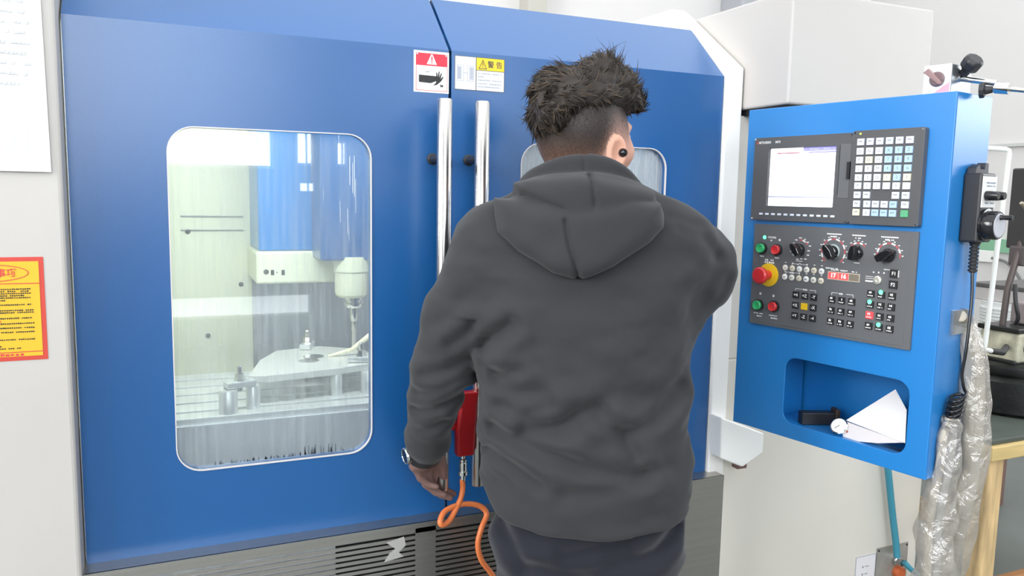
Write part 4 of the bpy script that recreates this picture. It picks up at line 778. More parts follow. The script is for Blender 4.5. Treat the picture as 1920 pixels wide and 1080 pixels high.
rs_ = thing('ribbed_stand', 'white ribbed column standing on the floor under the grey electronics box', 'stand', (3.70, 0.75, 0.0))
rp = []
for i in range(40): z = 0.36+i*0.0155; rp += [(0.105, z), (0.105, z+0.008), (0.097, z+0.010), (0.097, z+0.0135)]
MB().lathe([(0, 0.34), (0.10, 0.34), (0.10, 0.355)]+rp+[(0.10, 0.999), (0, 0.999)], (0, 0, 0), (0, 0, 1), 32).build('ribbed_body', RIBW, rs_, smooth=True)
MB().lathe([(0, 0), (0.07, 0), (0.07, 0.34), (0, 0.34)], (0, 0, 0), (0, 0, 1), 20).build('pedestal', mat('pedestal_brown', (0.20, 0.12, 0.10), 0.6), rs_, smooth=True)
cp_ = thing('conduit_pipe', 'thin white pipe rising with a square bend beside the drill', 'pipe', (0, 0, 0))
pt = [atd(1838, 277, 2.42), atd(1893, 280, 2.42)]; bt = atd(1846, 655, 2.42)
MB().tube([(1.935, 0.06, 1.64), tuple(pt[0]), tuple(pt[1]+np.array([-0.012, 0.004, 0]))]+[tuple(pt[1]+np.array([-0.003, 0, -0.004]))]+[tuple(pt[1]+np.array([0, 0, -0.014])), tuple(bt+np.array([0, 0, 0.012]))]+[tuple(bt)]+[tuple(atd(1860, 658, 2.42))], 0.0075, 12).build('pipe_run', WPIPE, cp_, smooth=True)
MB().tube([tuple(atd(1858, 658, 2.42)), tuple(atd(1880, 661, 2.44)), (2.662, 0.03, 0.975)], 0.0095, 12).build('pipe_sleeve', RUBBER, cp_, smooth=True)
# socket and cable on the far wall
so = thing('wall_socket', 'small pale socket box with a hanging cable on the far right wall', 'socket', (6.398, 2.78, 0.97))
MB().box((-0.03, -0.09, 0), (0, 0.09, 0.10)).build('box', WHITEP, so, bevel=0.005)
tb(spline([(-0.03, -0.08, 0.04), (-0.06, -0.25, 0.0), (-0.05, -0.38, -0.2), (-0.04, -0.36, -0.6), (-0.03, -0.4, -0.85)], 6), 0.012, 8).build('cable', mat('wall_cable', (0.2, 0.2, 0.2), 0.5), so, smooth=True)

# ------------------------------------------------------------------ sculpting: signed distances meshed with surface nets
def smin(a, b, k): h = np.clip(0.5+0.5*(b-a)/k, 0, 1); return b*(1-h)+a*h-k*h*(1-h)
def smax(a, b, k): return -smin(-a, -b, k)
def cone(P, a, b, ra, rb):
    a = np.array(a, np.float32); b = np.array(b, np.float32); ab = b-a
    t = np.clip((P-a)@ab/float(ab@ab), 0, 1); return np.linalg.norm(P-a-t[:, None]*ab, axis=1)-(ra+(rb-ra)*t)
def chain(P, pts, rs, k=0.012):
    d = None
    for i in range(len(pts)-1):
        c = cone(P, pts[i], pts[i+1], rs[i], rs[i+1]); d = c if d is None else smin(d, c, k)
    return d
def elli(P, c, r, M=None):
    q = P-np.array(c, np.float32)
    if M is not None: q = q@M
    r = np.array(r, np.float32); k0 = np.linalg.norm(q/r, axis=1); k1 = np.linalg.norm(q/(r*r), axis=1)
    return k0*(k0-1)/np.maximum(k1, 1e-6)
def sdpoly(x, z, V):
    V = np.array(V, np.float32); n = len(V); d = np.full(x.shape, 1e9, np.float32); s = np.ones(x.shape, np.float32)
    for i in range(n):
        j = i-1; ex, ez = V[j]-V[i]; wx, wz = x-V[i, 0], z-V[i, 1]
        t = np.clip((wx*ex+wz*ez)/(ex*ex+ez*ez), 0, 1); d = np.minimum(d, (wx-ex*t)**2+(wz-ez*t)**2)
        c1 = z >= V[i, 1]; c2 = z < V[j, 1]; c3 = ex*wz > ez*wx
        s = np.where((c1 & c2 & c3) | (~c1 & ~c2 & ~c3), -s, s)
    return s*np.sqrt(d)
def sdline(x, z, V):
    d = np.full(x.shape, 1e9, np.float32); V = np.array(V, np.float32)
    for i in range(len(V)-1):
        e = V[i+1]-V[i]; wx, wz = x-V[i, 0], z-V[i, 1]; t = np.clip((wx*e[0]+wz*e[1])/(e@e), 0, 1)
        d = np.minimum(d, (wx-e[0]*t)**2+(wz-e[1]*t)**2)
    return np.sqrt(d)
def vnoise(P, s, seed=0):
    q = P*s+seed*17.13; i = np.floor(q).astype(np.int64); f = q-i; f = f*f*(3-2*f); o = 0
    for dx in (0, 1):
        for dy in (0, 1):
            for dz in (0, 1):
                h = ((i[:, 0]+dx)*374761393+(i[:, 1]+dy)*668265263+(i[:, 2]+dz)*2147483647+seed*974711) & 0x7fffffff
                h = ((h ^ (h >> 13))*1274126177) & 0x7fffffff; h = ((h ^ (h >> 16)) & 0xffff)/65535.0
                o = o+h*(f[:, 0] if dx else 1-f[:, 0])*(f[:, 1] if dy else 1-f[:, 1])*(f[:, 2] if dz else 1-f[:, 2])
    return (o*2-1).astype(np.float32)
def mesh_sdf(fn, lo, hi, h, margin=0.03):
    lo = np.array(lo); n = np.ceil((np.array(hi)-lo)/h).astype(int)+1; B = 16; nb = -(-n//B); N = nb*B
    D = np.empty(tuple(N), np.float32)
    cs = np.stack(np.meshgrid(*[np.arange(k) for k in nb], indexing='ij'), -1).reshape(-1, 3)
    cd_ = fn((lo+(cs*B+B/2)*h).astype(np.float32)); R = B*h*0.87+margin
    off = np.stack(np.meshgrid(*[np.arange(B)]*3, indexing='ij'), -1).reshape(-1, 3)
    act = []
    for c, d in zip(cs, cd_):
        if abs(d) > R: D[c[0]*B:c[0]*B+B, c[1]*B:c[1]*B+B, c[2]*B:c[2]*B+B] = d
        else: act.append(c)
    for k in range(0, len(act), 40):
        a = np.array(act[k:k+40]); P = (lo+(a[:, None]*B+off[None])*h).astype(np.float32).reshape(-1, 3); v = fn(P).reshape(len(a), B, B, B)
        for c, vv in zip(a, v): D[c[0]*B:c[0]*B+B, c[1]*B:c[1]*B+B, c[2]*B:c[2]*B+B] = vv
    I = D < 0; cnt = np.zeros(tuple(N-1), np.int8)
    sl = lambda d, m: slice(d, m-1+d)
    for d in np.ndindex(2, 2, 2): cnt += I[sl(d[0], N[0]), sl(d[1], N[1]), sl(d[2], N[2])]
    cells = np.argwhere((cnt > 0) & (cnt < 8)); idx = np.full(tuple(N-1), -1, np.int32); idx[tuple(cells.T)] = np.arange(len(cells))
    acc = np.zeros((len(cells), 3)); w = np.zeros(len(cells)); cor = [np.array(c) for c in np.ndindex(2, 2, 2)]
    for a in cor:
        for ax in range(3):
            if a[ax]: continue
            b = a.copy(); b[ax] = 1
            da = D[tuple((cells+a).T)]; db = D[tuple((cells+b).T)]; m = (da < 0) != (db < 0)
            t = np.where(m, da/np.where(m, da-db, 1), 0); p = a+np.zeros((len(cells), 3)); p[:, ax] += t
            acc += p*m[:, None]; w += m
    V = lo+(cells+acc/w[:, None])*h; F_ = []
    for ax in range(3):
        u, v = (ax+1) % 3, (ax+2) % 3
        s0 = [slice(1, N[k]-1) for k in range(3)]; s0[ax] = slice(0, N[ax]-1); s1 = list(s0); s1[ax] = slice(1, N[ax])
        e = I[tuple(s0)] != I[tuple(s1)]; pos = np.argwhere(e); sg = I[tuple(s0)][tuple(pos.T)]
        for k in range(3):
            if k != ax: pos[:, k] += 1
        q = []
        for du, dv in ((0, 0), (-1, 0), (-1, -1), (0, -1)):
            c = pos.copy(); c[:, u] += du; c[:, v] += dv; q.append(idx[tuple(c.T)])
        q = np.stack(q, 1); q[~sg] = q[~sg][:, ::-1]; F_.append(q)
    F_ = np.concatenate(F_); F_ = F_[(F_ >= 0).all(1)]
    return V, F_
def np_mesh(name, V, F_, m, parent, smooth=True):
    me = bpy.data.meshes.new(name); me.vertices.add(len(V)); me.vertices.foreach_set('co', np.asarray(V, np.float32).ravel())
    k = F_.shape[1]; me.loops.add(F_.size); me.loops.foreach_set('vertex_index', F_.astype(np.int32).ravel())
    me.polygons.add(len(F_)); me.polygons.foreach_set('loop_start', np.arange(0, F_.size, k, dtype=np.int32)); me.update(calc_edges=True); me.validate()
    for x in (m if isinstance(m, list) else [m]): me.materials.append(x)
    if smooth: me.shade_smooth()
    o = bpy.data.objects.new(name, me); COL.objects.link(o); o.parent = parent; return o

# ------------------------------------------------------------------ the operator (local frame: x to his right, y ahead of him)
TH = math.radians(25); MO = np.array([0.73, -0.42, 0.0])
MX = np.array([math.cos(TH), -math.sin(TH), 0]); MY = np.array([math.sin(TH), math.cos(TH), 0])
def lp(px, py, off=-0.12):               # pixel -> (x, z) of the person's frame, off metres ahead of his middle
    d = ray(px, py); P = CAM+d*(((MO+MY*off-CAM)@MY)/(d@MY)); return (float((P-MO)@MX), float(P[2]))
def l3(px, py, off): a = lp(px, py, off); return (a[0], off, a[1])
PS = thing('person', 'person in black hoodie and dark trousers working at the machine doors, seen from behind', 'person', tuple(MO), -TH)
# --- key points
SL = np.array((-0.172, 0.0, 1.372)); EL = np.array((-0.268, 0.015, 1.125)); WL = np.array(l3(798, 842, 0.165))
SR = np.array((0.165, 0.015, 1.375)); ER = np.array((0.262, 0.17, 1.305)); WR = np.array((0.12, 0.345, 1.37))
hc = np.array((0.003, 0.03, 1.583), np.float32); PSI = math.radians(45)
HR = np.array((math.cos(PSI), -math.sin(PSI), 0)); HF = np.array((math.sin(PSI), math.cos(PSI), 0))
HM = np.stack([HR, HF, np.array((0, 0, 1.0))], 1).astype(np.float32)      # columns: head right, ahead, up
def hp_(r, f, u): return hc+HM@np.array((r, f, u), np.float32)
# --- head
def head_d(P):
    d = elli(P, hp_(0, -0.012, 0.014), (0.079, 0.098, 0.102), HM)
    d = smin(d, elli(P, hp_(0, 0.028, -0.035), (0.062, 0.066, 0.080), HM), 0.03)
    d = smin(d, elli(P, hp_(0, 0.068, -0.098), (0.028, 0.022, 0.018), HM), 0.03)
    for s in (-1, 1): d = smin(d, elli(P, hp_(s*0.040, 0.062, -0.030), (0.024, 0.022, 0.022), HM), 0.02)     # cheekbones
    d = smin(d, elli(P, hp_(0, 0.078, 0.020), (0.05, 0.014, 0.010), HM), 0.015)                                # brow
    for s in (-1, 1): d = smax(d, -elli(P, hp_(s*0.031, 0.096, 0.0), (0.017, 0.016, 0.010), HM), 0.010)        # eye sockets
    d = smin(d, cone(P, hp_(0, 0.088, 0.008), hp_(0, 0.110, -0.036), 0.007, 0.011), 0.010)                     # nose
    for s in (-1, 1): d = smin(d, elli(P, hp_(s*0.011, 0.100, -0.040), (0.008, 0.010, 0.007), HM), 0.006)
    d = smin(d, elli(P, hp_(0, 0.091, -0.064), (0.022, 0.010, 0.006), HM), 0.006); d = smin(d, elli(P, hp_(0, 0.089, -0.074), (0.019, 0.010, 0.006), HM), 0.006)
    d = smax(d, -elli(P, hp_(0, 0.101, -0.069), (0.021, 0.008, 0.0016), HM), 0.002)
    for s in (-1, 1):
        ec = hp_(s*0.083, -0.008, -0.034); a = math.radians(36)*s
        X_ = HR*math.cos(a)+HF*math.sin(a)*(-1); Y_ = np.cross(np.array((0, 0, 1.0)), X_); E_ = np.stack([X_, Y_, np.array((0, 0, 1.0))], 1).astype(np.float32)
        e = elli(P, ec, (0.0085, 0.021, 0.034), E_)
        e = smax(e, -elli(P, ec+X_.astype(np.float32)*0.009*s+Y_.astype(np.float32)*0.004, (0.010, 0.013, 0.024), E_), 0.003)
        e = smin(e, elli(P, ec+Y_.astype(np.float32)*0.002+X_.astype(np.float32)*0.003*s-np.array((0, 0, 0.028), np.float32), (0.006, 0.008, 0.009), E_), 0.006)
        d = smin(d, e, 0.005)
    return smin(d, chain(P, [(0, -0.005, 1.40), (-0.003, 0.012, 1.50), hp_(0, -0.012, -0.03)], [0.064, 0.057, 0.058]), 0.02)
# --- hands
LK = [l3(777, 874, 0.170), l3(787, 881, 0.186), l3(799, 882, 0.202), l3(811, 878, 0.218)]       # knuckles, little finger first
def hand_left(P):
    w = WL; d = chain(P, [w, w+(np.array(LK[1])-w)*0.45], [0.026, 0.026])
    for k in LK: d = smin(d, cone(P, w+(np.array(k)-w)*0.30, k, 0.018, 0.0125), 0.012)
    bend = [((0.010, 0.008, -0.026), (0.016, 0.006, -0.014), (0.013, 0.0, -0.003)), ((0.010, 0.010, -0.031), (0.018, 0.008, -0.018), (0.015, 0.002, -0.005)), ((0.009, 0.011, -0.034), (0.018, 0.009, -0.020), (0.016, 0.003, -0.006)), ((0.008, 0.011, -0.031), (0.016, 0.009, -0.019), (0.014, 0.004, -0.008))]
    for k, b, r in zip(LK, bend, (0.0080, 0.0090, 0.0095, 0.0092)):
        pts = [np.array(k)]
        for s in b: pts.append(pts[-1]+np.array(s)*1.22)
        d = smin(d, chain(P, pts, [r*1.12, r, r*0.92, r*0.8], 0.003), 0.004)
    t0 = w+(np.array(LK[3])-w)*0.25+np.array((0.008, 0.008, 0))
    return smin(d, chain(P, [t0, t0+np.array((0.018, 0.018, -0.022)), t0+np.array((0.024, 0.030, -0.046)), t0+np.array((0.024, 0.034, -0.066))], [0.016, 0.0125, 0.0105, 0.009], 0.004), 0.010)
def hand_right(P):
    w = WR; D_ = np.array((-0.55, 0.55, 0.62)); D_ /= np.linalg.norm(D_); S_ = np.cross(D_, (0, 0, 1.0)); S_ /= np.linalg.norm(S_); Nn = np.cross(S_, D_)
    d = chain(P, [w, w+D_*0.045], [0.026, 0.026])
    for i, l in enumerate((0.060, 0.070, 0.074, 0.066)):
        o = (i-1.5)*0.020; k = w+D_*0.085+S_*o; d = smin(d, cone(P, w+D_*0.02+S_*o*0.5, k, 0.018, 0.0125), 0.012)
        p = [k, k+D_*l*0.42-Nn*0.006, k+D_*l*0.68-Nn*0.022, k+D_*l*0.75-Nn*0.040]; d = smin(d, chain(P, p, [0.010, 0.009, 0.0082, 0.0072], 0.003), 0.004)
    t = w+D_*0.02-S_*0.022
    return smin(d, chain(P, [t, t-S_*0.022+D_*0.022, t-S_*0.028+D_*0.05, t-S_*0.024+D_*0.07], [0.016, 0.0125, 0.0105, 0.009], 0.004), 0.010)
def body_d(P):
    d = head_d(P)
    d = smin(d, chain(P, [(0.02, 0.0, 0.88), (0.01, 0.0, 1.10), (0, 0, 1.32)], [0.105, 0.095, 0.075]), 0.05)
    d = smin(d, chain(P, [(-0.13, 0.0, 1.37), (0, 0.0, 1.40), (0.13, 0.0, 1.37)], [0.05, 0.06, 0.05]), 0.05)
    d = smin(d, chain(P, [SL, EL, WL], [0.048, 0.038, 0.026]), 0.03); d = smin(d, chain(P, [SR, ER, WR], [0.048, 0.040, 0.026]), 0.03)
    d = smin(d, hand_left(P), 0.008); d = smin(d, hand_right(P), 0.008)
    for s, x in ((-1, -0.06), (1, 0.115)): d = smin(d, chain(P, [(x*0.8+0.01, 0, 0.84), (x-0.01*s*0, 0.02, 0.47), (x, -0.01, 0.09), (x+0.01*s, 0.11, 0.045)], [0.075, 0.05, 0.035, 0.03]), 0.03)
    return d
V, F_ = mesh_sdf(body_d, (-0.47, -0.22, 0.0), (0.42, 0.55, 1.74), 0.0038, 0.02)
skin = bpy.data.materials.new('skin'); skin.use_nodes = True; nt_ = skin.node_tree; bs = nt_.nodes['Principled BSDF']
bs.inputs['Roughness'].default_value = 0.5; bs.inputs['Subsurface Weight'].default_value = 0.12; bs.inputs['Subsurface Radius'].default_value = (0.012, 0.005, 0.003); bs.inputs['Subsurface Scale'].default_value = 0.4
at_ = nd(nt_, 'ShaderNodeVertexColor', _layer_name='stubble_hand_shade'); mx = nd(nt_, 'ShaderNodeMix', _data_type='RGBA')
mx.inputs[6].default_value = (0.62, 0.33, 0.235, 1); mx.inputs[7].default_value = (0.018, 0.013, 0.011, 1)
ns = nd(nt_, 'ShaderNodeTexNoise', Scale=420.0, Detail=2.0); tc_ = nd(nt_, 'ShaderNodeTexCoord'); nt_.links.new(tc_.outputs['Object'], ns.inputs['Vector'])
ma = nd(nt_, 'ShaderNodeMath', _operation='MULTIPLY_ADD'); ma.inputs[1].default_value = 0.5; ma.inputs[2].default_value = -0.25; nt_.links.new(ns.outputs['Fac'], ma.inputs[0])
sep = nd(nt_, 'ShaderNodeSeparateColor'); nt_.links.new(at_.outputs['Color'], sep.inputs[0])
m2_ = nd(nt_, 'ShaderNodeMath', _operation='MULTIPLY'); nt_.links.new(ma.outputs[0], m2_.inputs[0]); nt_.links.new(sep.outputs['Green'], m2_.inputs[1])
ad = nd(nt_, 'ShaderNodeMath', _operation='ADD', _use_clamp=True); nt_.links.new(sep.outputs['Red'], ad.inputs[0]); nt_.links.new(m2_.outputs[0], ad.inputs[1])
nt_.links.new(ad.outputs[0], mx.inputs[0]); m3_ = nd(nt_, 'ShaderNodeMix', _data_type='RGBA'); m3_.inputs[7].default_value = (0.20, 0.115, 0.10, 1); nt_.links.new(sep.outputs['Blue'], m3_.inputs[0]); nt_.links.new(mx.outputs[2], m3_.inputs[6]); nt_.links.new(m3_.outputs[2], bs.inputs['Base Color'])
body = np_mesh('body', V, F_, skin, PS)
Q = (V-hc)@HM; ss = lambda a, b, x: np.clip((x-a)/(b-a), 0, 1)**2*(3-2*np.clip((x-a)/(b-a), 0, 1))
lowz = np.where(Q[:, 0] > 0, -0.150+0.110*ss(-0.050, 0.015, Q[:, 1]), -0.150)
sb_ = ss(lowz, lowz+0.155-0.065*ss(-0.03, 0.02, Q[:, 1]), Q[:, 2])*(1-ss(0.050, 0.064, Q[:, 1]))
ear = ((np.abs(Q[:, 0])-0.086)/0.013)**2+((Q[:, 1]+0.010)/0.028)**2+((Q[:, 2]+0.034)/0.038)**2 < 1; sb_[ear] = 0; sb_[Q[:, 2] < -0.16] = 0
ca = body.data.color_attributes.new('stubble_hand_shade', 'FLOAT_COLOR', 'POINT')
hand_shade = 1-ss(0.9, 1.05, V[:, 2]); ca.data.foreach_set('color', np.stack([sb_*0.98, 4*sb_*(1-sb_), hand_shade, 1+0*sb_], 1).astype(np.float32).ravel())  # blue channel paints the shade on the left hand into the skin colour
for s in (-1, 1):
    c = hp_(s*0.031, 0.0815, 0.0); e = MB().lathe([(0.0115*math.sin(a*PI/10), 0.0115*math.cos(a*PI/10)) for a in range(11)], tuple(c), tuple(HF), 16).build('eye', mat('eye_white', (0.75, 0.73, 0.70), 0.2), PS, smooth=True)
    MB().lathe([(0, 0.0112), (0.0052, 0.0108), (0.0048, 0.0118), (0, 0.0121)], tuple(c), tuple(HF), 14).build('iris', mat('iris_brown', (0.03, 0.015, 0.008), 0.15), e)
    MB().tube([tuple(hp_(s*0.016, 0.093, 0.018)), tuple(hp_(s*0.032, 0.091, 0.023)), tuple(hp_(s*0.048, 0.078, 0.018))], [0.003, 0.0036, 0.002], 8).build('eyebrow', HAIRM, PS, smooth=True)
# --- earbud
eb_ = hp_(0.0885, 0.003, -0.034)
o = MB().lathe([(0.0001, -0.004), (0.006, -0.003), (0.0085, 0.001), (0.0085, 0.005), (0.006, 0.009), (0.0001, 0.010)], tuple(eb_), tuple(HR*0.85-HF*0.25), 18).build('earbud', BLACKG, PS, smooth=True); o['label'] = 'glossy black earbud'
# --- hair
def hair_low(Qr): return np.interp(Qr, [-0.09, 0.0, 0.032, 0.060, 0.085], [-0.004, -0.004, 0.004, 0.044, 0.060]).astype(np.float32)
def hair_d(P):
    q = (P-hc)@HM; d0 = elli(P, hp_(0, -0.012, 0.014), (0.079, 0.098, 0.102), HM)
    lw_ = hair_low(q[:, 0]); up = np.clip((q[:, 2]-lw_)/0.05, 0, 1); th = np.where(q[:, 0] > 0.045, 0.010, 0.003)+0.012*up-0.006*np.clip((q[:, 2]-0.07)/0.04, 0, 1)
    d = d0-th
    for c, r in (((-0.054, 0.0, 1.662), 0.045), ((-0.056, 0.05, 1.660), 0.045), ((0.030, 0.02, 1.694), 0.040), ((0.040, 0.06, 1.680), 0.045), ((0.066, 0.04, 1.664), 0.042), ((0.070, 0.085, 1.655), 0.040), ((-0.045, -0.045, 1.615), 0.050), ((0.090, 0.06, 1.645), 0.026)):
        d = smin(d, np.linalg.norm(P-np.array(c, np.float32), axis=1)-r, 0.015)
    d = d+vnoise(P, 55, 3)*0.006+vnoise(P, 120, 5)*0.0025
    low = hair_low(q[:, 0]); low = np.where(q[:, 1] > 0.05, np.maximum(low, 0.05), low)
    return smax(d, (low-q[:, 2])+vnoise(P, 70, 8)*0.006, 0.012)
HV, HFc = mesh_sdf(hair_d, (-0.16, -0.16, 1.54), (0.16, 0.20, 1.79), 0.0035, 0.02)
hair = np_mesh('hair', HV, HFc, HAIRM, PS)
hair.data.calc_loop_triangles()
nrm = np.zeros(len(HV)*3, np.float32); hair.data.vertices.foreach_get('normal', nrm); nrm = nrm.reshape(-1, 3)
crown = np.array((-0.022, -0.060, 1.665)); pick = RNG.permutation(len(HV))[:5200]
q = (HV[pick]-hc)@HM; d_in = nrm[pick]; ok = elli(HV[pick].astype(np.float32), hp_(0, -0.012, 0.014), (0.079, 0.098, 0.102), HM) > 0.003; pick = pick[ok]
LV = []; LF = []; LM = []; n_s, n_r = 6, 4
cl_c = RNG.normal(size=(90, 3))*np.array((0.08, 0.09, 0.06))+hc+np.array((0, 0, 0.05)); cl_d = RNG.normal(size=(90, 3))
for i in pick:
    p, nn = HV[i], nrm[i]; rad = p-crown; rad -= nn*(rad@nn); L0 = np.linalg.norm(rad)+1e-6; t = rad/L0; sw = np.cross(nn, t)
    k = np.argmin(((cl_c-p)**2).sum(1)); cd2 = cl_d[k]-nn*(cl_d[k]@nn)
    t = t*0.9+sw*0.55+cd2*0.45+np.array((0, 0, -0.25 if p[2] < 1.66 else 0.1)); t -= nn*(t@nn); t /= np.linalg.norm(t)+1e-6
    s = np.cross(nn, t); top = np.clip((p[2]-1.63)/0.07, 0, 1); ln = RNG.uniform(0.018, 0.034)*(0.9+0.1*top); cv = RNG.normal()*0.5+cl_d[k][0]*0.5; lift = RNG.uniform(0.0, 0.13)+0.2*top*RNG.random()
    r0 = RNG.uniform(0.0009, 0.0017); o = len(LV)
    for j in range(n_s):
        u = j/(n_s-1); c = p-nn*0.002+t*ln*u+nn*ln*lift*(u-0.8*u*u*1.2)*1.6+s*ln*cv*u*u*0.8; r = r0*(1-u**2.2)+0.00015
        for m in range(n_r): a = 2*PI*m/n_r; LV.append(c+(nn*math.cos(a)*0.7+s*math.sin(a))*r)
    for j in range(n_s-1):
        for m in range(n_r): LF.append((o+j*n_r+m, o+j*n_r+(m+1) % n_r, o+(j+1)*n_r+(m+1) % n_r, o+(j+1)*n_r+m))
    LM += [1 if RNG.random() < 0.25 else 0]*((n_s-1)*n_r)
lk = np_mesh('hair_locks', np.array(LV), np.array(LF), [HAIRM, HAIRL], hair); lk.data.polygons.foreach_set('material_index', np.array(LM, np.int32)); lk['kind'] = 'stuff'
# --- short clipped hairs that fade out below
fi = np.where((sb_ > 0.25) & (Q[:, 2] < 0.075))[0]; fi = fi[RNG.random(len(fi)) < sb_[fi]*1.2-0.2]; bn_ = np.zeros(len(V)*3, np.float32); body.data.vertices.foreach_get('normal', bn_); bn_ = bn_.reshape(-1, 3)
SV = []; SF = []
for i in fi:
    for rep in range(2):
        nn = bn_[i]; t = np.array((0, 0, -1.0))+RNG.normal(size=3)*0.35+np.array((0.2, 0, 0)); t -= nn*(t@nn); t /= np.linalg.norm(t)+1e-6; s = np.cross(nn, t); p = V[i]+t*RNG.normal()*0.0018+s*RNG.normal()*0.0018
        L_ = RNG.uniform(0.0025, 0.006)*(0.35+0.8*sb_[i]); o = len(SV); e = p+t*L_+nn*L_*0.35
        SV += [p+s*0.0003-nn*0.0005, p-s*0.0003-nn*0.0005, e]; SF.append((o, o+1, o+2))
fz = np_mesh('clipped_hairs', np.array(SV), np.array(SF), HAIRM, hair, smooth=False); fz['kind'] = 'stuff'
# --- hoodie
ZK = np.array([0.80, 0.855, 0.90, 0.95, 1.0, 1.06, 1.12, 1.18, 1.25, 1.32, 1.38, 1.42, 1.46, 1.50])
XL = np.array([-.168, -.174, -.182, -.186, -.184, -.186, -.192, -.200, -.207, -.205, -.185, -.150, -.10, -.06])
XR = np.array([.222, .226, .230, .228, .220, .208, .200, .200, .204, .202, .185, .150, .10, .06])
BB = np.array([.130, .134, .136, .136, .134, .132, .134, .138, .138, .130, .112, .095, .075, .05])
def crs(pts, off=-0.125): return [lp(a, b, off) for a, b in pts]
CRE = [(crs([(988, 812), (1045, 806), (1086, 776), (1118, 758)]), 0.011, 0.014), (crs([(925, 818), (988, 842), (1053, 858), (1098, 880), (1208, 890)]), 0.009, 0.011), (crs([(1125, 775), (1165, 815), (1190, 855)]), 0.007, 0.011),
       (crs([(917, 862), (955, 876), (1012, 912)]), 0.006, 0.010), (crs([(1282, 742), (1215, 788), (1175, 800)], -0.09), 0.009, 0.012), (crs([(906, 655), (925, 632), (958, 606)], -0.09), 0.010, 0.011), (crs([(928, 722), (965, 742), (1010, 738)]), 0.007, 0.012),
       (crs([(1250, 880), (1180, 912), (1060, 925)]), 0.004, 0.012), (crs([(940, 770), (985, 778), (1035, 760)]), 0.006, 0.010), (crs([(1150, 730), (1210, 745), (1270, 728)], -0.09), 0.006, 0.014), (crs([(905, 690), (935, 700), (970, 690)], -0.09), 0.005, 0.009)]
ARM = [(crs([(778, 770), (820, 762), (875, 730)], 0.02), 0.007, 0.009), (crs([(800, 700), (840, 690), (900, 655)], -0.02), 0.006, 0.010), (crs([(768, 805), (800, 800), (835, 780)], 0.08), 0.006, 0.008), (crs([(850, 640), (880, 620), (905, 600)], -0.03), 0.007, 0.011), (crs([(785, 735), (830, 722), (880, 700)], 0.0), 0.005, 0.009), (crs([(820, 600), (850, 585), (870, 560)], -0.03), 0.004, 0.012)]
RAR = [(crs([(1255, 428), (1300, 440), (1335, 480)], 0.03), 0.006, 0.009), (crs([(1305, 590), (1330, 560), (1350, 520)], 0.08), 0.006, 0.009), (crs([(1270, 630), (1300, 600), (1318, 560)], 0.02), 0.008, 0.011), (crs([(1245, 405), (1275, 415), (1310, 425)], 0.0), 0.006, 0.008)]
def wr(x, z, L_, g):
    o = 0
    for pl, A, w in L_: r = sdline(x, z, pl); w = w*1.35; o = o+g*(A*1.35*np.exp(-(r/w)**2)-A*0.6*np.exp(-((r-w*2.0)/(w*1.2))**2))
    return o
cuffd = (WL-EL)/np.linalg.norm(WL-EL)
def hoodie_d(P):
    x, y, z = P[:, 0], P[:, 1], P[:, 2]
    xl, xr, b = np.interp(z, ZK, XL), np.interp(z, ZK, XR), np.interp(z, ZK, BB); a = (xr-xl)/2; cx = (xr+xl)/2
    r = ((np.abs(x-cx)/a)**2.35+(np.abs(y)/b)**2.35)**(1/2.35); d = ((r-1)*np.minimum(a, b)).astype(np.float32)
    d = np.maximum(d, z-1.50); d = smax(d, (0.842+0.004*np.sin(9*x)+0.034*np.clip((cx-x)/a, 0, 1.1)**3+0.014*np.clip((x-cx)/a, 0, 1.1)**3-z).astype(np.float32), 0.012)
    back = np.clip((0.03-y)/0.06, 0, 1); d = d+wr(x, z, CRE, back)
    al = chain(P, [SL, SL+(EL-SL)*0.55+np.array((-0.004, -0.006, 0)), EL, WL-cuffd*0.045, WL-cuffd*0.005], [0.072, 0.066, 0.058, 0.047, 0.041], 0.02)
    al = smax(al, ((P-WL.astype(np.float32))@cuffd.astype(np.float32)-0.012).astype(np.float32), 0.006)+wr(x, z, ARM, np.clip((0.10-y)/0.06, 0, 1))
    ar = chain(P, [SR, SR+(ER-SR)*0.5+np.array((0.012, -0.01, -0.004)), ER, WR-(WR-ER)*0.15], [0.078, 0.082, 0.074, 0.046], 0.02)+wr(x, z, RAR, np.clip((0.16-y)/0.06, 0, 1))
    kk = np.where(z > 1.24, 0.05, 0.012).astype(np.float32)
    d = smin(d, al, kk); d = smin(d, ar, 0.06); d = smin(d, chain(P, [(0.225, 0.10, 1.30), (0.165, 0.03, 1.19), (0.150, 0.0, 1.10)], [0.072, 0.052, 0.045], 0.02), 0.05)
    # yoke from shoulder to shoulder
    d = smin(d, chain(P, [SL, (-0.07, 0, 1.425), (0.07, 0, 1.43), SR], [0.062, 0.07, 0.07, 0.066]), 0.05)
    d = d+vnoise(P*np.array((1, 1, 1.6), np.float32), 14, 2)*0.005+vnoise(P*np.array((1, 1, 1.8), np.float32), 32, 6)*0.0015
    return d
V, F_ = mesh_sdf(hoodie_d, (-0.48, -0.22, 0.80), (0.42, 0.46, 1.53), 0.0042, 0.03)
hd_ = np_mesh('hoodie', V, F_, FABRIC, PS)
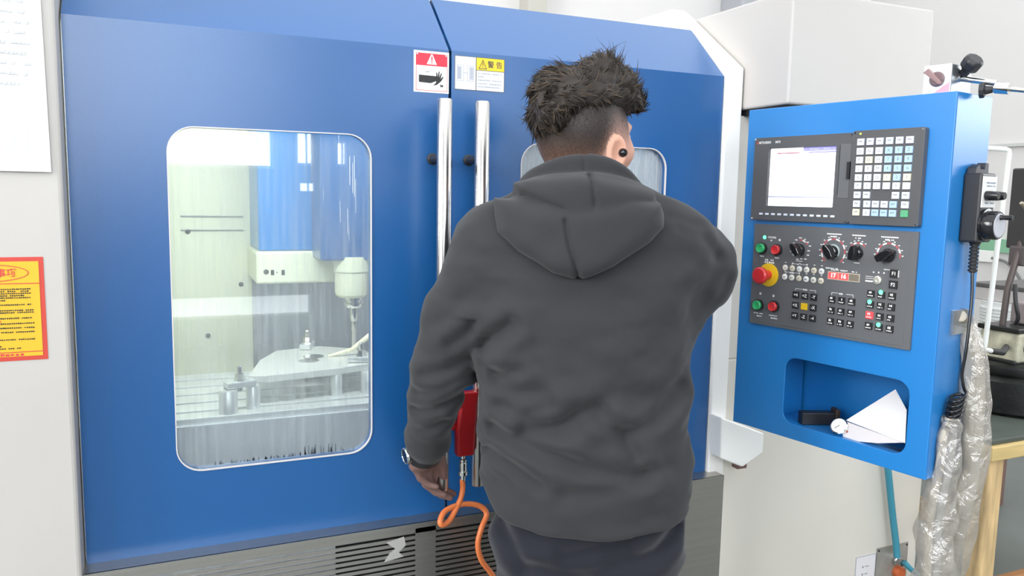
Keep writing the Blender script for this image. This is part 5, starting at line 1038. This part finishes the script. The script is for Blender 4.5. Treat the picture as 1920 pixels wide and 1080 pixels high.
# --- hood lying on the back, three folds deep
H3 = [lp(*p, o) for p, o in (((928, 372), -0.06), ((965, 380), -0.10), ((1060, 395), -0.14), ((1180, 375), -0.12), ((1232, 385), -0.08), ((1238, 425), -0.08), ((1215, 452), -0.11), ((1150, 497), -0.15), ((1087, 527), -0.165), ((1040, 512), -0.16), ((975, 470), -0.13), ((935, 435), -0.09))]
H2 = [lp(*p, o) for p, o in (((966, 345), -0.07), ((1000, 340), -0.11), ((1100, 336), -0.13), ((1200, 356), -0.10), ((1222, 365), -0.07), ((1222, 380), -0.07), ((1190, 392), -0.11), ((1120, 424), -0.14), ((1060, 432), -0.15), ((1020, 412), -0.13), ((985, 375), -0.10))]
S3 = [lp(1060, 415, -.16), lp(1068, 460, -.165), lp(1087, 528, -.165)]; S2 = [lp(1106, 330, -.14), lp(1114, 370, -.15), lp(1118, 416, -.15)]; S1 = [lp(1096, 292, -.11), lp(1096, 328, -.11)]
F2 = [lp(985, 372, -.12), lp(1015, 385, -.13), lp(1048, 398, -.14)]
def ring(P, rx, ry, cz, tilt, tube, hgt=0.0, cy=0.0, kx=0.8):
    x_ = P[:, 0]; cz = cz-np.where(x_ > 0, kx, kx*0.4)*x_*x_
    q = np.sqrt((P[:, 0]/rx)**2+((P[:, 1]-cy)/ry)**2); dr = (q-1)*min(rx, ry); dz = P[:, 2]-(cz-tilt*(P[:, 1]-cy)); dz = np.sign(dz)*np.maximum(np.abs(dz)-hgt, 0)
    return (np.sqrt(dr*dr+dz*dz)-tube).astype(np.float32)
def hood_d(P):
    x, y, z = P[:, 0], P[:, 1], P[:, 2]; bk = np.clip((0.02-y)/0.05, 0, 1)
    d1 = ring(P, 0.107, 0.099, 1.486, 0.22, 0.015, 0.020, kx=3.4); d1 = d1+bk*0.0035*np.exp(-(sdline(x, z, S1)/0.0035)**2)
    y2 = -0.128*np.sqrt(np.maximum(1-(x/0.150)**2, 0.03)); t2 = 0.034
    d2 = smax(sdpoly(x, z, H2)-0.004, (np.abs(y-y2)-t2).astype(np.float32), 0.030); d2 = smin(d2, ring(P, 0.108, 0.104, 1.454, 0.20, 0.030, 0.004), 0.02)
    d2 = d2+bk*(0.006*np.exp(-(sdline(x, z, S2)/0.0045)**2)+0.010*np.exp(-(sdline(x, z, F2)/0.009)**2))
    y3 = -0.132*np.sqrt(np.maximum(1-(x/0.185)**2, 0.03))-0.10*np.clip(1.44-z, 0, 0.1)*0.5; t3 = 0.036
    d3 = smax(sdpoly(x, z, H3)-0.003, (np.abs(y-y3)-t3).astype(np.float32), 0.034); d3 = smin(d3, ring(P, 0.128, 0.116, 1.428, 0.22, 0.030, 0.004), 0.02)
    d3 = d3+bk*0.007*np.exp(-(sdline(x, z, S3)/0.0045)**2)
    d = smin(smin(d1, d2, 0.003), d3, 0.003)
    return d+vnoise(P, 22, 4)*0.0022
V, F_ = mesh_sdf(hood_d, (-0.22, -0.24, 1.26), (0.22, 0.20, 1.60), 0.0032, 0.03)
np_mesh('hood', V, F_, FABRIC, hd_)
# --- trousers, shoes
TR = [(crs([(925, 985), (960, 1030), (985, 1075)], -0.1), 0.006, 0.010), (crs([(1270, 1010), (1230, 1040), (1150, 1055)], -0.1), 0.007, 0.012), (crs([(1060, 1040), (1110, 1030), (1170, 1020)], -0.1), 0.006, 0.012), (crs([(1000, 1060), (1070, 1070), (1120, 1065)], -0.1), 0.005, 0.010)]
def trouser_d(P):
    x, y, z = P[:, 0], P[:, 1], P[:, 2]
    r = ((np.abs(x-0.028)/0.184)**2.3+(np.abs(y)/0.114)**2.3)**(1/2.3); d = smax(((r-1)*0.114).astype(np.float32), np.maximum(z-0.92, 0.76-z).astype(np.float32), 0.03)
    for xx, kx in ((-0.062, -1), (0.118, 1)): d = smin(d, chain(P, [(xx, -0.005, 0.76), (xx+0.002*kx, 0.018, 0.47), (xx, -0.008, 0.07)], [0.094, 0.078, 0.068]), 0.035)
    d = d+wr(x, z, TR, np.clip((0.03-y)/0.06, 0, 1))+vnoise(P*np.array((1, 1, 2.0), np.float32), 13, 9)*0.005
    return np.maximum(d, 0.05-z)
V, F_ = mesh_sdf(trouser_d, (-0.22, -0.19, 0.02), (0.28, 0.19, 0.95), 0.006, 0.03)
np_mesh('trousers', V, F_, PANTM, PS)
for xx in (-0.062, 0.118):
    def shoe_d(P):
        d = smin(elli(P, (xx, 0.085, 0.036), (0.046, 0.105, 0.048)), elli(P, (xx, -0.025, 0.05), (0.040, 0.055, 0.06)), 0.03)
        return np.maximum(smax(d, 0.0-P[:, 2]+0.001, 0.006), P[:, 2]-0.115)
    V, F_ = mesh_sdf(shoe_d, (xx-0.08, -0.11, -0.02), (xx+0.08, 0.22, 0.14), 0.006, 0.03); np_mesh('shoe', V, F_, SHOEM, PS)
# --- wrist watch on the left wrist, over the cuff's edge
wa = WL+cuffd*0.004+np.array((-0.002, -0.004, 0)); N1 = np.cross(cuffd, (0, 1, 0)); N1 /= np.linalg.norm(N1); N2 = np.cross(cuffd, N1)
wtb = MB(); n = 36; rr = 0.0375
rv = []
for k in range(n):
    a = 2*PI*k/n; e_ = N1*math.cos(a)+N2*math.sin(a); c = wa+e_*rr
    rv += [c-cuffd*0.010-e_*0.001, c+cuffd*0.010-e_*0.001, c+cuffd*0.010+e_*0.003, c-cuffd*0.010+e_*0.003]
wtb.add(rv, [(4*k+i, 4*((k+1) % n)+i, 4*((k+1) % n)+(i+1) % 4, 4*k+(i+1) % 4) for k in range(n) for i in range(4)])
w_ = wtb.build('wrist_watch', DKMET, PS, recalc=True); w_['label'] = 'dark metal wrist watch'
if (N1@np.array((-1, 0, 0))) < 0: N1 = -N1
od = N1*0.75-np.array((0, 1, 0))*0.66; od -= cuffd*(od@cuffd); od /= np.linalg.norm(od)
MB().lathe([(0, 0), (0.019, 0), (0.020, 0.004), (0.018, 0.009), (0.0165, 0.0095), (0.016, 0.008), (0, 0.008)], tuple(wa+od*rr), tuple(od), 26).build('watch_case', CHROME, w_, smooth=True)
MB().lathe([(0, 0), (0.0155, 0), (0.015, 0.0006), (0, 0.0006)], tuple(wa+od*(rr+0.008)), tuple(od), 22).build('watch_dial', BLACKG, w_)
